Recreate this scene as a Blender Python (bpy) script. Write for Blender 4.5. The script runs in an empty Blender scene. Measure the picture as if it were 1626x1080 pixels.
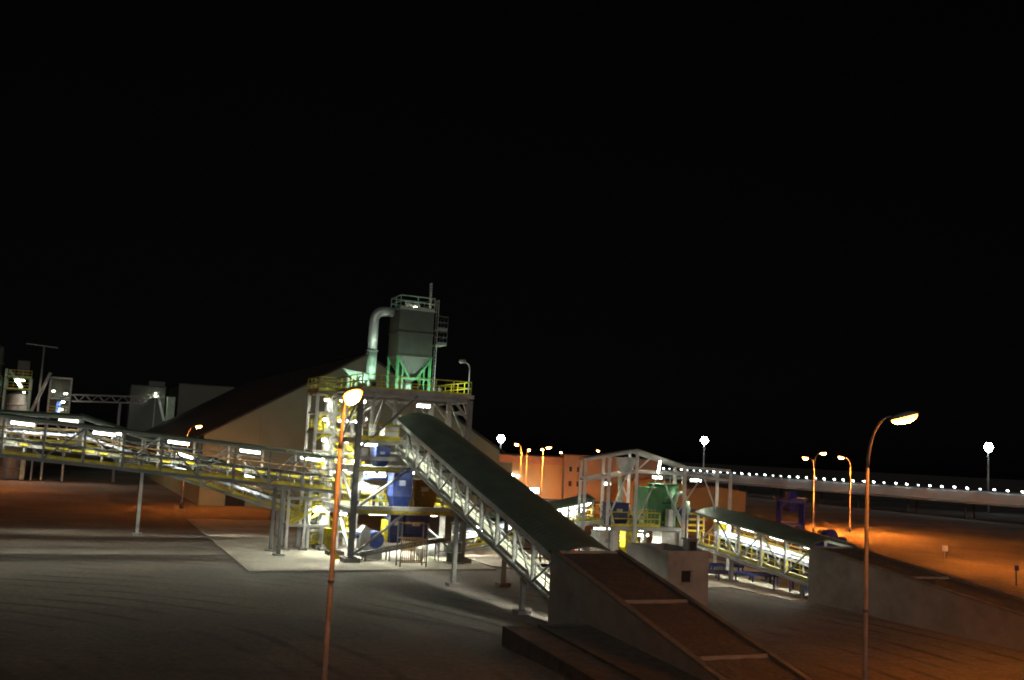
import bpy, bmesh, math, random
from mathutils import Vector, Matrix, Quaternion
random.seed(7)
R = math.radians
scene = bpy.context.scene
col = scene.collection

# ------------------------------------------------------------------ camera
F_PX, W_PX = 1600.0, 1626.0
CAM_H = 9.0
cam = bpy.data.cameras.new('camera')
cam.sensor_width = 36.0
cam.lens = 36.0 * F_PX / W_PX
cam.clip_start, cam.clip_end = 0.1, 6000
cam_ob = bpy.data.objects.new('camera', cam)
col.objects.link(cam_ob)
pitch, roll = math.atan(175 / 1600.0), R(3.0)
fw = Vector((0, math.cos(pitch), math.sin(pitch)))
u0 = Vector((0, -math.sin(pitch), math.cos(pitch)))
r0 = Vector((1, 0, 0))
rr = r0 * math.cos(roll) + u0 * math.sin(roll)
uu = u0 * math.cos(roll) - r0 * math.sin(roll)
m = Matrix((rr, uu, -fw)).transposed().to_4x4()
m.translation = (0, 0, CAM_H)
cam_ob.matrix_world = m
scene.camera = cam_ob

# ------------------------------------------------------------------ night sky, faint yard floodlight from behind, exposure
SUN_EL, SUN_AZ = R(12), R(14)
world = bpy.data.worlds.new('World')
scene.world = world
world.use_nodes = True
wn = world.node_tree
bg = wn.nodes['Background']
sky = wn.nodes.new('ShaderNodeTexSky')
sky.sky_type = 'NISHITA'
sky.sun_disc = False
sky.sun_elevation = SUN_EL
sky.sun_rotation = R(180) - SUN_AZ
hs = wn.nodes.new('ShaderNodeHueSaturation')
hs.inputs['Saturation'].default_value = 0.12
wn.links.new(sky.outputs[0], hs.inputs['Color'])
wn.links.new(hs.outputs[0], bg.inputs[0])
bg.inputs[1].default_value = 0.00022
sun = bpy.data.lights.new('yard_fill', 'SUN')  # sun lamp standing in for unseen yard lights behind the camera
sun.energy = 0.3
sun.angle = R(12)
sun.color = (1.0, 1.0, 0.9)
sun_ob = bpy.data.objects.new('yard_fill', sun)
col.objects.link(sun_ob)
sd = Vector((math.sin(SUN_AZ) * math.cos(SUN_EL), -math.cos(SUN_AZ) * math.cos(SUN_EL), math.sin(SUN_EL)))
sun_ob.rotation_euler = sd.to_track_quat('Z', 'Y').to_euler()
sun_ob.location = sd * 200
vs = scene.view_settings
vs.view_transform = 'Standard'
vs.look = 'None'
vs.exposure = 0.0
vs.gamma = 1.0
scene.render.engine = 'CYCLES'
scene.cycles.use_denoising = True
scene.cycles.filter_width = 1.9
scene.cycles.max_bounces = 5
scene.cycles.diffuse_bounces = 3
scene.cycles.sample_clamp_indirect = 3.0

# ------------------------------------------------------------------ materials
M = {}
def mat(name, rgb, rough=0.6, metal=0.0, var=0.15, scale=3.0, bump=0.0, bscale=20.0, dirt=None, dscale=0.6, ribs=None):
    m = bpy.data.materials.new(name)
    m.use_nodes = True
    nt = m.node_tree
    b = nt.nodes['Principled BSDF']
    b.inputs['Roughness'].default_value = rough
    b.inputs['Metallic'].default_value = metal
    tc = nt.nodes.new('ShaderNodeTexCoord')
    n = nt.nodes.new('ShaderNodeTexNoise')
    n.inputs['Scale'].default_value = scale
    n.inputs['Detail'].default_value = 6
    geo = nt.nodes.new('ShaderNodeNewGeometry')
    nt.links.new(geo.outputs['Position'], n.inputs['Vector'])
    mr = nt.nodes.new('ShaderNodeMapRange')
    mr.inputs['From Min'].default_value = 0.3
    mr.inputs['From Max'].default_value = 0.7
    mr.inputs['To Min'].default_value = 1 - var
    mr.inputs['To Max'].default_value = 1 + var
    nt.links.new(n.outputs[0], mr.inputs['Value'])
    mul = nt.nodes.new('ShaderNodeVectorMath')
    mul.operation = 'SCALE'
    mul.inputs[0].default_value = rgb
    nt.links.new(mr.outputs[0], mul.inputs['Scale'])
    out = mul.outputs[0]
    if dirt:
        n2 = nt.nodes.new('ShaderNodeTexNoise')
        n2.inputs['Scale'].default_value = dscale
        n2.inputs['Detail'].default_value = 8
        n2.inputs['Roughness'].default_value = 0.65
        nt.links.new(geo.outputs['Position'], n2.inputs['Vector'])
        r2 = nt.nodes.new('ShaderNodeMapRange')
        r2.inputs['From Min'].default_value = 0.45
        r2.inputs['From Max'].default_value = 0.7
        nt.links.new(n2.outputs[0], r2.inputs['Value'])
        mx = nt.nodes.new('ShaderNodeMix')
        mx.data_type = 'RGBA'
        nt.links.new(r2.outputs[0], mx.inputs[0])
        nt.links.new(out, mx.inputs[6])
        mx.inputs[7].default_value = (*dirt, 1)
        out = mx.outputs[2]
    nt.links.new(out, b.inputs['Base Color'])
    if bump or ribs:
        bp = nt.nodes.new('ShaderNodeBump')
        if ribs:
            wv = nt.nodes.new('ShaderNodeTexWave')
            wv.bands_direction = ribs[0]
            wv.inputs['Scale'].default_value = ribs[1]
            nt.links.new(tc.outputs['Object'], wv.inputs['Vector'])
            nt.links.new(wv.outputs[0], bp.inputs['Height'])
            bp.inputs['Strength'].default_value = 0.35
            bp.inputs['Distance'].default_value = 0.04
        else:
            n3 = nt.nodes.new('ShaderNodeTexNoise')
            n3.inputs['Scale'].default_value = bscale
            n3.inputs['Detail'].default_value = 5
            nt.links.new(geo.outputs['Position'], n3.inputs['Vector'])
            nt.links.new(n3.outputs[0], bp.inputs['Height'])
            bp.inputs['Strength'].default_value = bump
            bp.inputs['Distance'].default_value = 0.05
        nt.links.new(bp.outputs[0], b.inputs['Normal'])
    M[name] = m
    return m
def emit(name, rgb, glow, beam=None):
    """lamp glass: sides glow softly, the faces turned to the ground carry the beam"""
    m = bpy.data.materials.new(name)
    m.use_nodes = True
    nt = m.node_tree
    b = nt.nodes['Principled BSDF']
    b.inputs['Base Color'].default_value = (0.8, 0.8, 0.8, 1)
    b.inputs['Emission Color'].default_value = (*rgb, 1)
    b.inputs['Emission Strength'].default_value = glow
    if beam:
        g = nt.nodes.new('ShaderNodeNewGeometry')
        sp = nt.nodes.new('ShaderNodeSeparateXYZ')
        nt.links.new(g.outputs['True Normal'], sp.inputs[0])
        r = nt.nodes.new('ShaderNodeMapRange')
        r.interpolation_type = 'SMOOTHSTEP'
        for k, v in zip(('From Min', 'From Max', 'To Min', 'To Max'), (-0.55, -0.98, glow, beam)):
            r.inputs[k].default_value = v
        nt.links.new(sp.outputs[2], r.inputs['Value'])
        nt.links.new(r.outputs[0], b.inputs['Emission Strength'])
    M[name] = m
    return m
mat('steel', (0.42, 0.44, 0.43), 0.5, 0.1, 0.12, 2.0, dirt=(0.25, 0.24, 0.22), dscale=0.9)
mat('shaded_steel', (0.2, 0.205, 0.205), 0.5, 0.1, 0.15, 2.0, dirt=(0.14, 0.135, 0.13), dscale=0.9)  # same steel with shade put into its colour, for unlit near-side members
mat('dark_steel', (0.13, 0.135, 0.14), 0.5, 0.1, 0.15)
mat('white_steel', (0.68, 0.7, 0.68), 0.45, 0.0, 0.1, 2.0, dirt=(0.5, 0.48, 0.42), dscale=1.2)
mat('yellow', (0.7, 0.6, 0.025), 0.5, 0.0, 0.15, 3.0, dirt=(0.38, 0.3, 0.05), dscale=1.4)
mat('grating', (0.3, 0.32, 0.24), 0.7, 0.1, 0.2, 6.0)
mat('blue', (0.028, 0.065, 0.3), 0.4, 0.0, 0.2, 2.0, dirt=(0.08, 0.1, 0.22), dscale=1.0)
mat('navy', (0.018, 0.028, 0.12), 0.45, 0.0, 0.25, 2.0, dirt=(0.04, 0.04, 0.07), dscale=1.0)
mat('pale_blue', (0.4, 0.47, 0.66), 0.5, 0.0, 0.1)
mat('green', (0.06, 0.24, 0.09), 0.45, 0.0, 0.2, 2.0, dirt=(0.06, 0.15, 0.07), dscale=0.9)
mat('pale_green', (0.42, 0.6, 0.48), 0.45, 0.0, 0.12, 2.0, dirt=(0.3, 0.42, 0.33), dscale=1.2)
mat('lime', (0.45, 0.7, 0.03), 0.5)
mat('belt', (0.03, 0.03, 0.032), 0.7, 0.0, 0.3, 8.0, dirt=(0.12, 0.11, 0.09), dscale=2.0)
mat('ore', (0.1, 0.085, 0.07), 0.95, 0.0, 0.4, 9.0, bump=1.0, bscale=14)
mat('red', (0.55, 0.06, 0.04), 0.5)
mat('rust', (0.26, 0.15, 0.06), 0.8, 0.0, 0.3, 5.0)
mat('ochre', (0.3, 0.19, 0.05), 0.7, 0.0, 0.25, 4.0)
mat('roof_green', (0.17, 0.24, 0.185), 0.55, 0.1, 0.15, 0.8, dirt=(0.15, 0.19, 0.15), dscale=0.5)
mat('filter_grey', (0.06, 0.068, 0.052), 0.6, 0.1, 0.12, 1.2, ribs=('X', 1.6))
mat('shed_wall', (0.27, 0.33, 0.225), 0.65, 0.0, 0.08, 0.25, dirt=(0.23, 0.275, 0.19), dscale=0.12, ribs=('X', 1.3))
mat('shed_roof', (0.04, 0.038, 0.038), 0.75, 0.0, 0.12, 0.3, ribs=('Y', 1.0))
mat('conc', (0.3, 0.28, 0.26), 0.85, 0.0, 0.14, 1.2, bump=0.25, bscale=6, dirt=(0.19, 0.175, 0.155), dscale=0.35)
mat('conc_edge', (0.2, 0.185, 0.165), 0.85, 0.0, 0.2, 2.0, bump=0.3, bscale=8)
mat('apron', (0.5, 0.47, 0.39), 0.9, 0.0, 0.12, 0.7, bump=0.2, bscale=5, dirt=(0.27, 0.25, 0.21), dscale=0.22)
mat('fill', (0.125, 0.11, 0.095), 1.0, 0.0, 0.3, 5.0, bump=1.0, bscale=7, dirt=(0.095, 0.084, 0.072), dscale=0.8)
mat('glass', (0.02, 0.022, 0.025), 0.1, 0.0, 0.0)
mat('dark', (0.02, 0.02, 0.02), 0.8)
mat('render_cream', (0.34, 0.22, 0.09), 0.85, 0.0, 0.06, 0.3)
mat('render_brown', (0.2, 0.175, 0.165), 0.85, 0.0, 0.06, 0.3)
mat('fascia', (0.3, 0.16, 0.1), 0.8, 0.0, 0.1)
mat('pole_paint', (0.17, 0.165, 0.17), 0.6, 0.1, 0.25, 2.0, dirt=(0.11, 0.105, 0.1), dscale=1.6)
mat('galv', (0.5, 0.5, 0.48), 0.4, 0.4, 0.1)
mat('pale_sheet', (0.62, 0.64, 0.64), 0.6, 0.0, 0.06, 0.3, dirt=(0.5, 0.5, 0.49), dscale=0.1)
mat('far_cladding', (0.1, 0.108, 0.092), 0.7, 0.0, 0.1, 0.3, ribs=('X', 1.0))
WHITE = (1.0, 0.99, 0.8)
emit('tube', WHITE, 16, 190)
emit('tube_dim', WHITE, 20, 150)
emit('flood', WHITE, 45, 560)
emit('flood_up', (0.75, 1.0, 0.82), 650)
SOD = (1.0, 0.25, 0.028)
emit('sodium', SOD, 30, 13000)
emit('sodium_low', SOD, 24, 3200)
emit('sodium_left', SOD, 50, 900)
emit('sodium_near', SOD, 24, 900)
emit('sodium_edge', SOD, 24, 9500)
mat('bank_earth', (0.1, 0.093, 0.085), 0.95, 0.0, 0.3, 2.0, bump=0.8, bscale=5)
mat('frame_blue', (0.012, 0.03, 0.25), 0.45, 0.0, 0.25, 2.0)
emit('mast_lamp', (0.85, 0.95, 1.0), 60)
emit('belt_lamp', (0.85, 1.0, 0.98), 34)
emit('belt_lamp_dim', (0.8, 0.95, 1.0), 7)

def ground_material():
    m = bpy.data.materials.new('gravel_ground')
    m.use_nodes = True
    nt = m.node_tree
    b = nt.nodes['Principled BSDF']
    b.inputs['Roughness'].default_value = 0.95
    geo = nt.nodes.new('ShaderNodeNewGeometry')
    def noise(scale, detail, vec=None, rough=0.6):
        n = nt.nodes.new('ShaderNodeTexNoise')
        n.inputs['Scale'].default_value = scale
        n.inputs['Detail'].default_value = detail
        n.inputs['Roughness'].default_value = rough
        nt.links.new(vec or geo.outputs['Position'], n.inputs['Vector'])
        return n.outputs[0]
    def rng(v, a, b_, c, d):
        r = nt.nodes.new('ShaderNodeMapRange')
        for k, x in zip(('From Min', 'From Max', 'To Min', 'To Max'), (a, b_, c, d)):
            r.inputs[k].default_value = x
        nt.links.new(v, r.inputs['Value'])
        return r.outputs[0]
    def mix(f, a, c):
        x = nt.nodes.new('ShaderNodeMix')
        x.data_type = 'RGBA'
        nt.links.new(f, x.inputs[0])
        for i, v in ((6, a), (7, c)):
            if isinstance(v, tuple):
                x.inputs[i].default_value = (*v, 1)
            else:
                nt.links.new(v, x.inputs[i])
        return x.outputs[2]
    # broad patches of sand over gravel, stretched wheel tracks, fine stones
    c = mix(rng(noise(0.045, 6), 0.42, 0.62, 0, 1), (0.125, 0.114, 0.1), (0.225, 0.2, 0.165))
    mp = nt.nodes.new('ShaderNodeMapping')
    mp.inputs['Rotation'].default_value = (0, 0, R(-28))
    mp.inputs['Scale'].default_value = (0.025, 0.55, 1)
    nt.links.new(geo.outputs['Position'], mp.inputs['Vector'])
    c = mix(rng(noise(1.0, 5, mp.outputs[0]), 0.55, 0.68, 0, 0.55), c, (0.11, 0.102, 0.092))
    wv = nt.nodes.new('ShaderNodeTexWave')
    wv.wave_type = 'RINGS'
    wv.rings_direction = 'Z'
    wv.inputs['Scale'].default_value = 0.16
    wv.inputs['Distortion'].default_value = 5.0
    wv.inputs['Detail'].default_value = 3
    wv.inputs['Detail Scale'].default_value = 0.35
    m2 = nt.nodes.new('ShaderNodeMapping')
    m2.inputs['Location'].default_value = (28, -30, 0)
    nt.links.new(geo.outputs['Position'], m2.inputs['Vector'])
    nt.links.new(m2.outputs[0], wv.inputs['Vector'])
    tr = nt.nodes.new('ShaderNodeMath')
    tr.operation = 'MULTIPLY'
    nt.links.new(rng(wv.outputs[0], 0.8, 0.95, 0, 0.85), tr.inputs[0])
    nt.links.new(rng(noise(0.12, 3), 0.45, 0.6, 0, 1), tr.inputs[1])
    c = mix(tr.outputs[0], c, (0.06, 0.056, 0.05))
    st = rng(noise(2.6, 8, None, 0.8), 0.3, 0.7, 0.5, 1.5)
    sc = nt.nodes.new('ShaderNodeVectorMath')
    sc.operation = 'SCALE'
    nt.links.new(c, sc.inputs[0])
    nt.links.new(st, sc.inputs['Scale'])
    nt.links.new(sc.outputs[0], b.inputs['Base Color'])
    bp = nt.nodes.new('ShaderNodeBump')
    bp.inputs['Strength'].default_value = 0.7
    bp.inputs['Distance'].default_value = 0.06
    nt.links.new(noise(4.0, 8, None, 0.7), bp.inputs['Height'])
    nt.links.new(bp.outputs[0], b.inputs['Normal'])
    M['ground'] = m
ground_material()

# ------------------------------------------------------------------ plant frame: x along the tower front, y away from the camera
TH = 0.42
ORG = Vector((-11.2, 76.5, 0))
ROT = Matrix.Rotation(TH, 3, 'Z')
def to_world(p):
    return ORG + ROT @ Vector(p)
class Thing:
    def __init__(self, name, label, cat, base, group=None, plant=True, rz=0.0):
        self.base = Vector(base)
        self.o = bpy.data.objects.new(name, None)
        self.o.empty_display_size = 0.5
        col.objects.link(self.o)
        self.o.location = to_world(base) if plant else Vector(base)
        self.o.rotation_euler = (0, 0, TH if plant else rz)
        self.o['label'] = label
        self.o['category'] = cat
        if group:
            self.o['group'] = group
UNIT = {}
def unit(shape, mname):
    k = (shape, mname)
    if k in UNIT:
        return UNIT[k]
    me = bpy.data.meshes.new(shape + '_' + mname)
    if shape == 'box':
        v = [(x, y, z) for x in (-.5, .5) for y in (-.5, .5) for z in (-.5, .5)]
        f = [(0, 1, 3, 2), (4, 6, 7, 5), (0, 4, 5, 1), (2, 3, 7, 6), (0, 2, 6, 4), (1, 5, 7, 3)]
    elif shape == 'ibeam':
        t, w = .13, .1
        pts = [(-.5, -.5), (.5, -.5), (.5, -.5 + t), (w, -.5 + t), (w, .5 - t), (.5, .5 - t), (.5, .5), (-.5, .5), (-.5, .5 - t), (-w, .5 - t), (-w, -.5 + t), (-.5, -.5 + t)]
        n = len(pts)
        v = [(x, y, -.5) for x, y in pts] + [(x, y, .5) for x, y in pts]
        f = [(i, (i + 1) % n, n + (i + 1) % n, n + i) for i in range(n)]
        for o in (0, n):
            caps = [(0, 1, 2, 11), (10, 3, 4, 9), (8, 5, 6, 7)]
            f += [tuple(o + q for q in (c if o else c[::-1])) for c in caps]
    else:
        n = 14
        v = [(.5 * math.cos(2 * math.pi * i / n), .5 * math.sin(2 * math.pi * i / n), z) for z in (-.5, .5) for i in range(n)]
        f = [(i, (i + 1) % n, n + (i + 1) % n, n + i) for i in range(n)] + [tuple(range(n))[::-1], tuple(range(n, 2 * n))]
    me.from_pydata(v, [], f)
    if shape == 'cyl':
        for i, p in enumerate(me.polygons):
            p.use_smooth = i < 14
    me.materials.append(M[mname])
    UNIT[k] = me
    return me
def basis(o):
    return Matrix.LocRotScale(o.location, o.rotation_quaternion if o.rotation_mode == 'QUATERNION' else o.rotation_euler, o.scale)
def adopt(o, T, parent):
    if parent is not None:
        o.parent = parent
        o.matrix_parent_inverse = basis(parent).inverted()
    else:
        o.parent = T.o
def bar(T, name, p0, p1, w, h, mname, shape='box', parent=None):
    """one straight member from p0 to p1 (frame coordinates)"""
    p0, p1 = Vector(p0), Vector(p1)
    d = p1 - p0
    L = d.length
    z = d / L
    x = Vector((0, 0, 1)).cross(z)
    x = Vector((1, 0, 0)) if x.length < 1e-4 else x.normalized()
    y = z.cross(x)
    o = bpy.data.objects.new(name, unit(shape, mname))
    col.objects.link(o)
    o.rotation_mode = 'QUATERNION'
    o.rotation_quaternion = Matrix((x, y, z)).transposed().to_quaternion()
    o.location = (p0 + p1) / 2 - T.base
    o.scale = (w, h, L)
    adopt(o, T, parent)
    return o
def block(T, name, lo, hi, mname, parent=None):
    o = bpy.data.objects.new(name, unit('box', mname))
    col.objects.link(o)
    lo, hi = Vector(lo), Vector(hi)
    o.location = (lo + hi) / 2 - T.base
    o.scale = hi - lo
    adopt(o, T, parent)
    return o
class MB:
    def __init__(self):
        self.v, self.f = [], []
    def add(self, v, f):
        n = len(self.v)
        self.v += [tuple(p) for p in v]
        self.f += [tuple(i + n for i in q) for q in f]
        return self
    def hexa(self, c):
        return self.add(c, [(0, 3, 2, 1), (4, 5, 6, 7), (0, 1, 5, 4), (1, 2, 6, 5), (2, 3, 7, 6), (3, 0, 4, 7)])
    def box(self, lo, hi):
        (a, b, c), (d, e, f) = lo, hi
        return self.hexa([(a, b, c), (d, b, c), (d, e, c), (a, e, c), (a, b, f), (d, b, f), (d, e, f), (a, e, f)])
    def beam(self, p0, p1, w, h):
        p0, p1 = Vector(p0), Vector(p1)
        z = (p1 - p0).normalized()
        x = Vector((0, 0, 1)).cross(z)
        x = Vector((1, 0, 0)) if x.length < 1e-4 else x.normalized()
        y = z.cross(x)
        q = [(-1, -1), (1, -1), (1, 1), (-1, 1)]
        return self.hexa([p0 + x * (a * w / 2) + y * (b * h / 2) for a, b in q] + [p1 + x * (a * w / 2) + y * (b * h / 2) for a, b in q])
    def tube(self, pts, r, n=12, caps=True):
        pts = [Vector(p) for p in pts]
        rad = r if isinstance(r, (list, tuple)) else [r] * len(pts)
        rings = []
        for i, p in enumerate(pts):
            d = (pts[min(i + 1, len(pts) - 1)] - pts[max(i - 1, 0)]).normalized()
            a = Vector((0, 1, 0)) if abs(d.y) < 0.9 else Vector((1, 0, 0))
            x = a.cross(d).normalized()
            y = d.cross(x)
            rings.append([p + (x * math.cos(2 * math.pi * k / n) + y * math.sin(2 * math.pi * k / n)) * rad[i] for k in range(n)])
        v = [q for rg in rings for q in rg]
        f = [(i * n + k, i * n + (k + 1) % n, (i + 1) * n + (k + 1) % n, (i + 1) * n + k) for i in range(len(pts) - 1) for k in range(n)]
        if caps:
            f += [tuple(range(n))[::-1], tuple(range((len(pts) - 1) * n, len(pts) * n))]
        return self.add(v, f)
    def prism(self, poly, ext):
        n = len(poly)
        e = Vector(ext)
        v = [Vector(p) for p in poly]
        return self.add(v + [p + e for p in v], [tuple(range(n))[::-1], tuple(range(n, 2 * n))] + [(i, (i + 1) % n, n + (i + 1) % n, n + i) for i in range(n)])
    def build(self, T, name, mname, parent=None, smooth=False, fix=True):
        me = bpy.data.meshes.new(name)
        me.from_pydata([Vector(p) - T.base for p in self.v], [], self.f)
        me.materials.append(M[mname])
        if fix:
            bm = bmesh.new()
            bm.from_mesh(me)
            bmesh.ops.recalc_face_normals(bm, faces=bm.faces)
            bm.to_mesh(me)
            bm.free()
        if smooth:
            for p in me.polygons:
                p.use_smooth = len(p.vertices) == 4
        o = bpy.data.objects.new(name, me)
        col.objects.link(o)
        adopt(o, T, parent)
        return o
def structure(name, verts, faces, mname, loc=None, rz=0.0):
    me = bpy.data.meshes.new(name)
    me.from_pydata(verts, [], faces)
    me.materials.append(M[mname])
    o = bpy.data.objects.new(name, me)
    col.objects.link(o)
    if loc is not None:
        o.location, o.rotation_euler = loc, (0, 0, rz)
    o['kind'] = 'structure'
    return o
def lerp(a, b, t):
    return Vector(a) * (1 - t) + Vector(b) * t
def railing(T, pts, mname='yellow', h=1.1, name='railing', step=1.5, th=0.07, parent=None, toe=True):
    """guard rail along a poly-line: posts, two rails and a toe board"""
    b = MB()
    pts = [Vector(p) for p in pts]
    up = Vector((0, 0, 1))
    for a, c in zip(pts, pts[1:]):
        for k in (1.0, 0.55):
            b.beam(a + up * h * k, c + up * h * k, th, th)
        if toe:
            b.beam(a + up * 0.1, c + up * 0.1, 0.03, 0.2)
        n = max(1, round((c - a).length / step))
        for i in range(n + 1):
            q = lerp(a, c, i / n)
            b.beam(q, q + up * (h - 0.02), th * 0.9, th * 0.9)
    return b.build(T, name, mname, parent)
def lamp_tube(T, p, d, L=1.6, w=0.3, mname='tube'):
    """fluorescent fitting: housing with a glowing tube under it"""
    p, d = Vector(p), Vector(d).normalized()
    hgs = bar(T, 'light_fixture', p - d * L / 2, p + d * L / 2, w, 0.1, 'white_steel')
    q = p - Vector((0, 0, 0.15))
    bar(T, 'lamp_tube', q - d * L * .47, q + d * L * .47, w * .8, 0.19, mname, parent=hgs)
def lamp_round(T, p, r=0.28, mname='flood', drop=0.0):
    p = Vector(p)
    hgs = bar(T, 'bulkhead_lamp', p, p + Vector((0, 0, 0.16)), r * 2.1, r * 2.1, 'white_steel', 'cyl')
    bar(T, 'lamp_glass', p - Vector((0, 0, 0.14)), p - Vector((0, 0, 0.003)), r * 1.8, r * 1.8, mname, 'cyl', parent=hgs)

# ------------------------------------------------------------------ ground
s = 3000
structure('ground', [(-s, -300, 0), (s, -300, 0), (s, 3000, 0), (-s, 3000, 0)], [(0, 1, 2, 3)], 'ground')
def slab(name, poly, top, mname):
    n = len(poly)
    w = [to_world((x, y, 0)) for x, y in poly]
    v = [(p.x, p.y, top) for p in w] + [(p.x, p.y, -0.05) for p in w]
    return structure(name, v, [tuple(range(n))] + [(i, n + i, n + (i + 1) % n, (i + 1) % n) for i in range(n)], mname)
slab('pavement_tower_apron', [(-8.3, -5.1), (10.2, -3.9), (10.2, 37), (-7.4, 37)], 0.12, 'apron')
slab('pavement_yard_apron', [(10.6, -2), (22, -14), (24.2, -14), (24.6, -20), (31.5, -20), (33, -12), (36, 12), (10.6, 12)], 0.1, 'apron')

# ------------------------------------------------------------------ conveyor galleries
def gallery(label, S, E, lat, w, H, nb, name='conveyor_gallery', roof='roof_green', lights=(), rise=0.35, legs=(), ov=0.3, red=False,
            lamp='tube', guard=True, lside=0.5, rail='yellow', belt_side=0.62, group=None, s_belt=(0, 1), hood=False, near='steel'):
    S, E, lat = Vector(S), Vector(E), Vector(lat)
    T = Thing(name, label, 'conveyor', (min(S.x, E.x), min(S.y, E.y), 0), group)
    up = Vector((0, 0, 1))
    L = (E - S).length
    ax = (E - S) / L
    def P(s, a, h):
        return S + (E - S) * s + lat * (a * w) + up * h
    for a in (0, 1):
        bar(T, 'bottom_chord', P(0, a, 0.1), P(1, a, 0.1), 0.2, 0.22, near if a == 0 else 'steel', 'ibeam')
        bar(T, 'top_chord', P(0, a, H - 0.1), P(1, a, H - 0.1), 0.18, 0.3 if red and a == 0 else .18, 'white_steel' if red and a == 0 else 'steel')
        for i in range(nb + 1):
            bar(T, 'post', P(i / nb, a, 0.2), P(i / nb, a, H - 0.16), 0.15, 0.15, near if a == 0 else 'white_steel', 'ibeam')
        for i in range(nb):
            lo, hi = (i, i + 1) if i % 2 == 0 else (i + 1, i)
            bar(T, 'diagonal_brace', P(lo / nb, a, 0.22), P(hi / nb, a, H - 0.18), 0.09, 0.09, 'dark_steel' if (i % 3 == 1) else 'steel')
    for i in range(nb + 1):
        bar(T, 'cross_beam', P(i / nb, 0.03, 0.12), P(i / nb, 0.97, 0.12), 0.12, 0.16, 'dark_steel', 'ibeam')
        bar(T, 'rafter', P(i / nb, 0.02, H - 0.04), P(i / nb, 0.98, H - 0.04), 0.1, 0.1, 'steel')
    # roof of ribbed sheet, gently arched
    n_arc, n_len = 8, max(8, int(L / 0.22))
    b = MB()
    V, Fc = [], []
    for lay in (0, 1):
        for j in range(n_len + 1):
            for k in range(n_arc + 1):
                t = k / n_arc
                a = -ov / w + t * (1 + 2 * ov / w)
                hz = H + 0.04 + rise * (1 - (2 * t - 1) ** 2) + (0.02 if j % 2 else 0) - 0.05 * lay
                V.append(P(-0.01 + 1.02 * j / n_len, a, hz))
    q = n_arc + 1
    N = (n_len + 1) * q
    for j in range(n_len):
        for k in range(n_arc):
            i = j * q + k
            Fc.append((i, i + 1, i + q + 1, i + q))
            Fc.append((N + i, N + i + q, N + i + q + 1, N + i + 1))
        for k in (0, n_arc):
            i = j * q + k
            Fc.append((i, i + q, N + i + q, N + i))
    for j in (0, n_len):
        for k in range(n_arc):
            i = j * q + k
            Fc.append((i, N + i, N + i + 1, i + 1))
    b.add(V, Fc)
    b.build(T, 'roof', roof)
    for a in (-ov / w, 1 + ov / w):
        bar(T, 'eave_gutter', P(-0.01, a, H - 0.02), P(1.01, a, H - 0.02), 0.1, 0.12, 'dark_steel' if a > 0 else roof)
    # walkways, toe boards, rails
    for a0, a1 in ((0.05, 0.3), (0.82, 0.96)):
        bar(T, 'walkway', P(0.002, (a0 + a1) / 2, 0.25), P(0.998, (a0 + a1) / 2, 0.25), (a1 - a0) * w, 0.05, 'grating')
    bar(T, 'toe_board', P(0, 0.035, 0.38), P(1, 0.035, 0.38), 0.03, 0.2, rail)
    bar(T, 'toe_board', P(0, 0.97, 0.38), P(1, 0.97, 0.38), 0.03, 0.2, rail)
    for i in range(nb):
        railing(T, [P((i + .02) / nb, 0.05, 0.27), P((i + .98) / nb, 0.05, 0.27)], 'dark_steel' if guard else rail, 1.0, 'handrail', 1.3, 0.055, toe=False)
        railing(T, [P((i + .02) / nb, 0.95, 0.27), P((i + .98) / nb, 0.95, 0.27)], rail, 1.0, 'handrail', 1.3, 0.06, toe=False)
    # belt: stringers, idlers, trough and return strand
    c, hw = belt_side, 0.55 / w
    s0, s1 = s_belt
    for a in (c - hw, c + hw):
        bar(T, 'stringer', P(s0, a, 0.95), P(s1, a, 0.95), 0.09, 0.2, 'steel' if guard else 'pale_blue')
    nI = max(3, int(L / 1.3))
    for i in range(nI + 1):
        s_ = s0 + (s1 - s0) * (0.01 + 0.98 * i / nI)
        bar(T, 'idler_roller', P(s_, c - hw * .8, 1.08), P(s_, c + hw * .8, 1.08), 0.13, 0.13, 'red' if red and i % 3 else 'white_steel', 'cyl')
        bar(T, 'stringer_leg', P(s_, c - hw, 0.27), P(s_, c - hw, 0.86), 0.08, 0.08, 'steel')
        bar(T, 'stringer_leg', P(s_, c + hw, 0.27), P(s_, c + hw, 0.86), 0.08, 0.08, 'steel')
    b = MB()
    prof = [(-1.05, 0.16), (-0.5, 0.0), (0.5, 0.0), (1.05, 0.16)]
    sect = [(c + hw * x, 1.17 + y) for x, y in prof] + [(c + hw * x, 1.20 + y) for x, y in prof[::-1]]
    b.add([P(s_, a, h) for s_ in (s0, s1) for a, h in sect], [(i, (i + 1) % 8, 8 + (i + 1) % 8, 8 + i) for i in range(8)] + [tuple(range(8)), tuple(range(8, 16))])
    b.build(T, 'carrying_belt', 'belt')
    bar(T, 'return_belt', P(s0, c, 0.66), P(s1, c, 0.66), hw * 1.7 * w, 0.03, 'belt')
    if hood:
        n = nb * 2
        for i in range(n):
            b = MB()
            arc = [(math.cos(math.pi * k / 6), math.sin(math.pi * k / 6)) for k in range(7)]
            ring = [(c - hw * 1.15 * x, 1.15 + .26 * y) for x, y in arc] + [(c - hw * 1.05 * x, 1.15 + .22 * y) for x, y in arc[::-1]]
            m_ = len(ring)
            b.add([P(s_, a, h) for s_ in ((i + .02) / n, (i + .96) / n) for a, h in ring], [(k, (k + 1) % m_, m_ + (k + 1) % m_, m_ + k) for k in range(m_)] + [tuple(range(m_)), tuple(range(m_, 2 * m_))])
            b.build(T, 'belt_hood', 'white_steel' if i % 3 else 'pale_blue')
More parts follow.
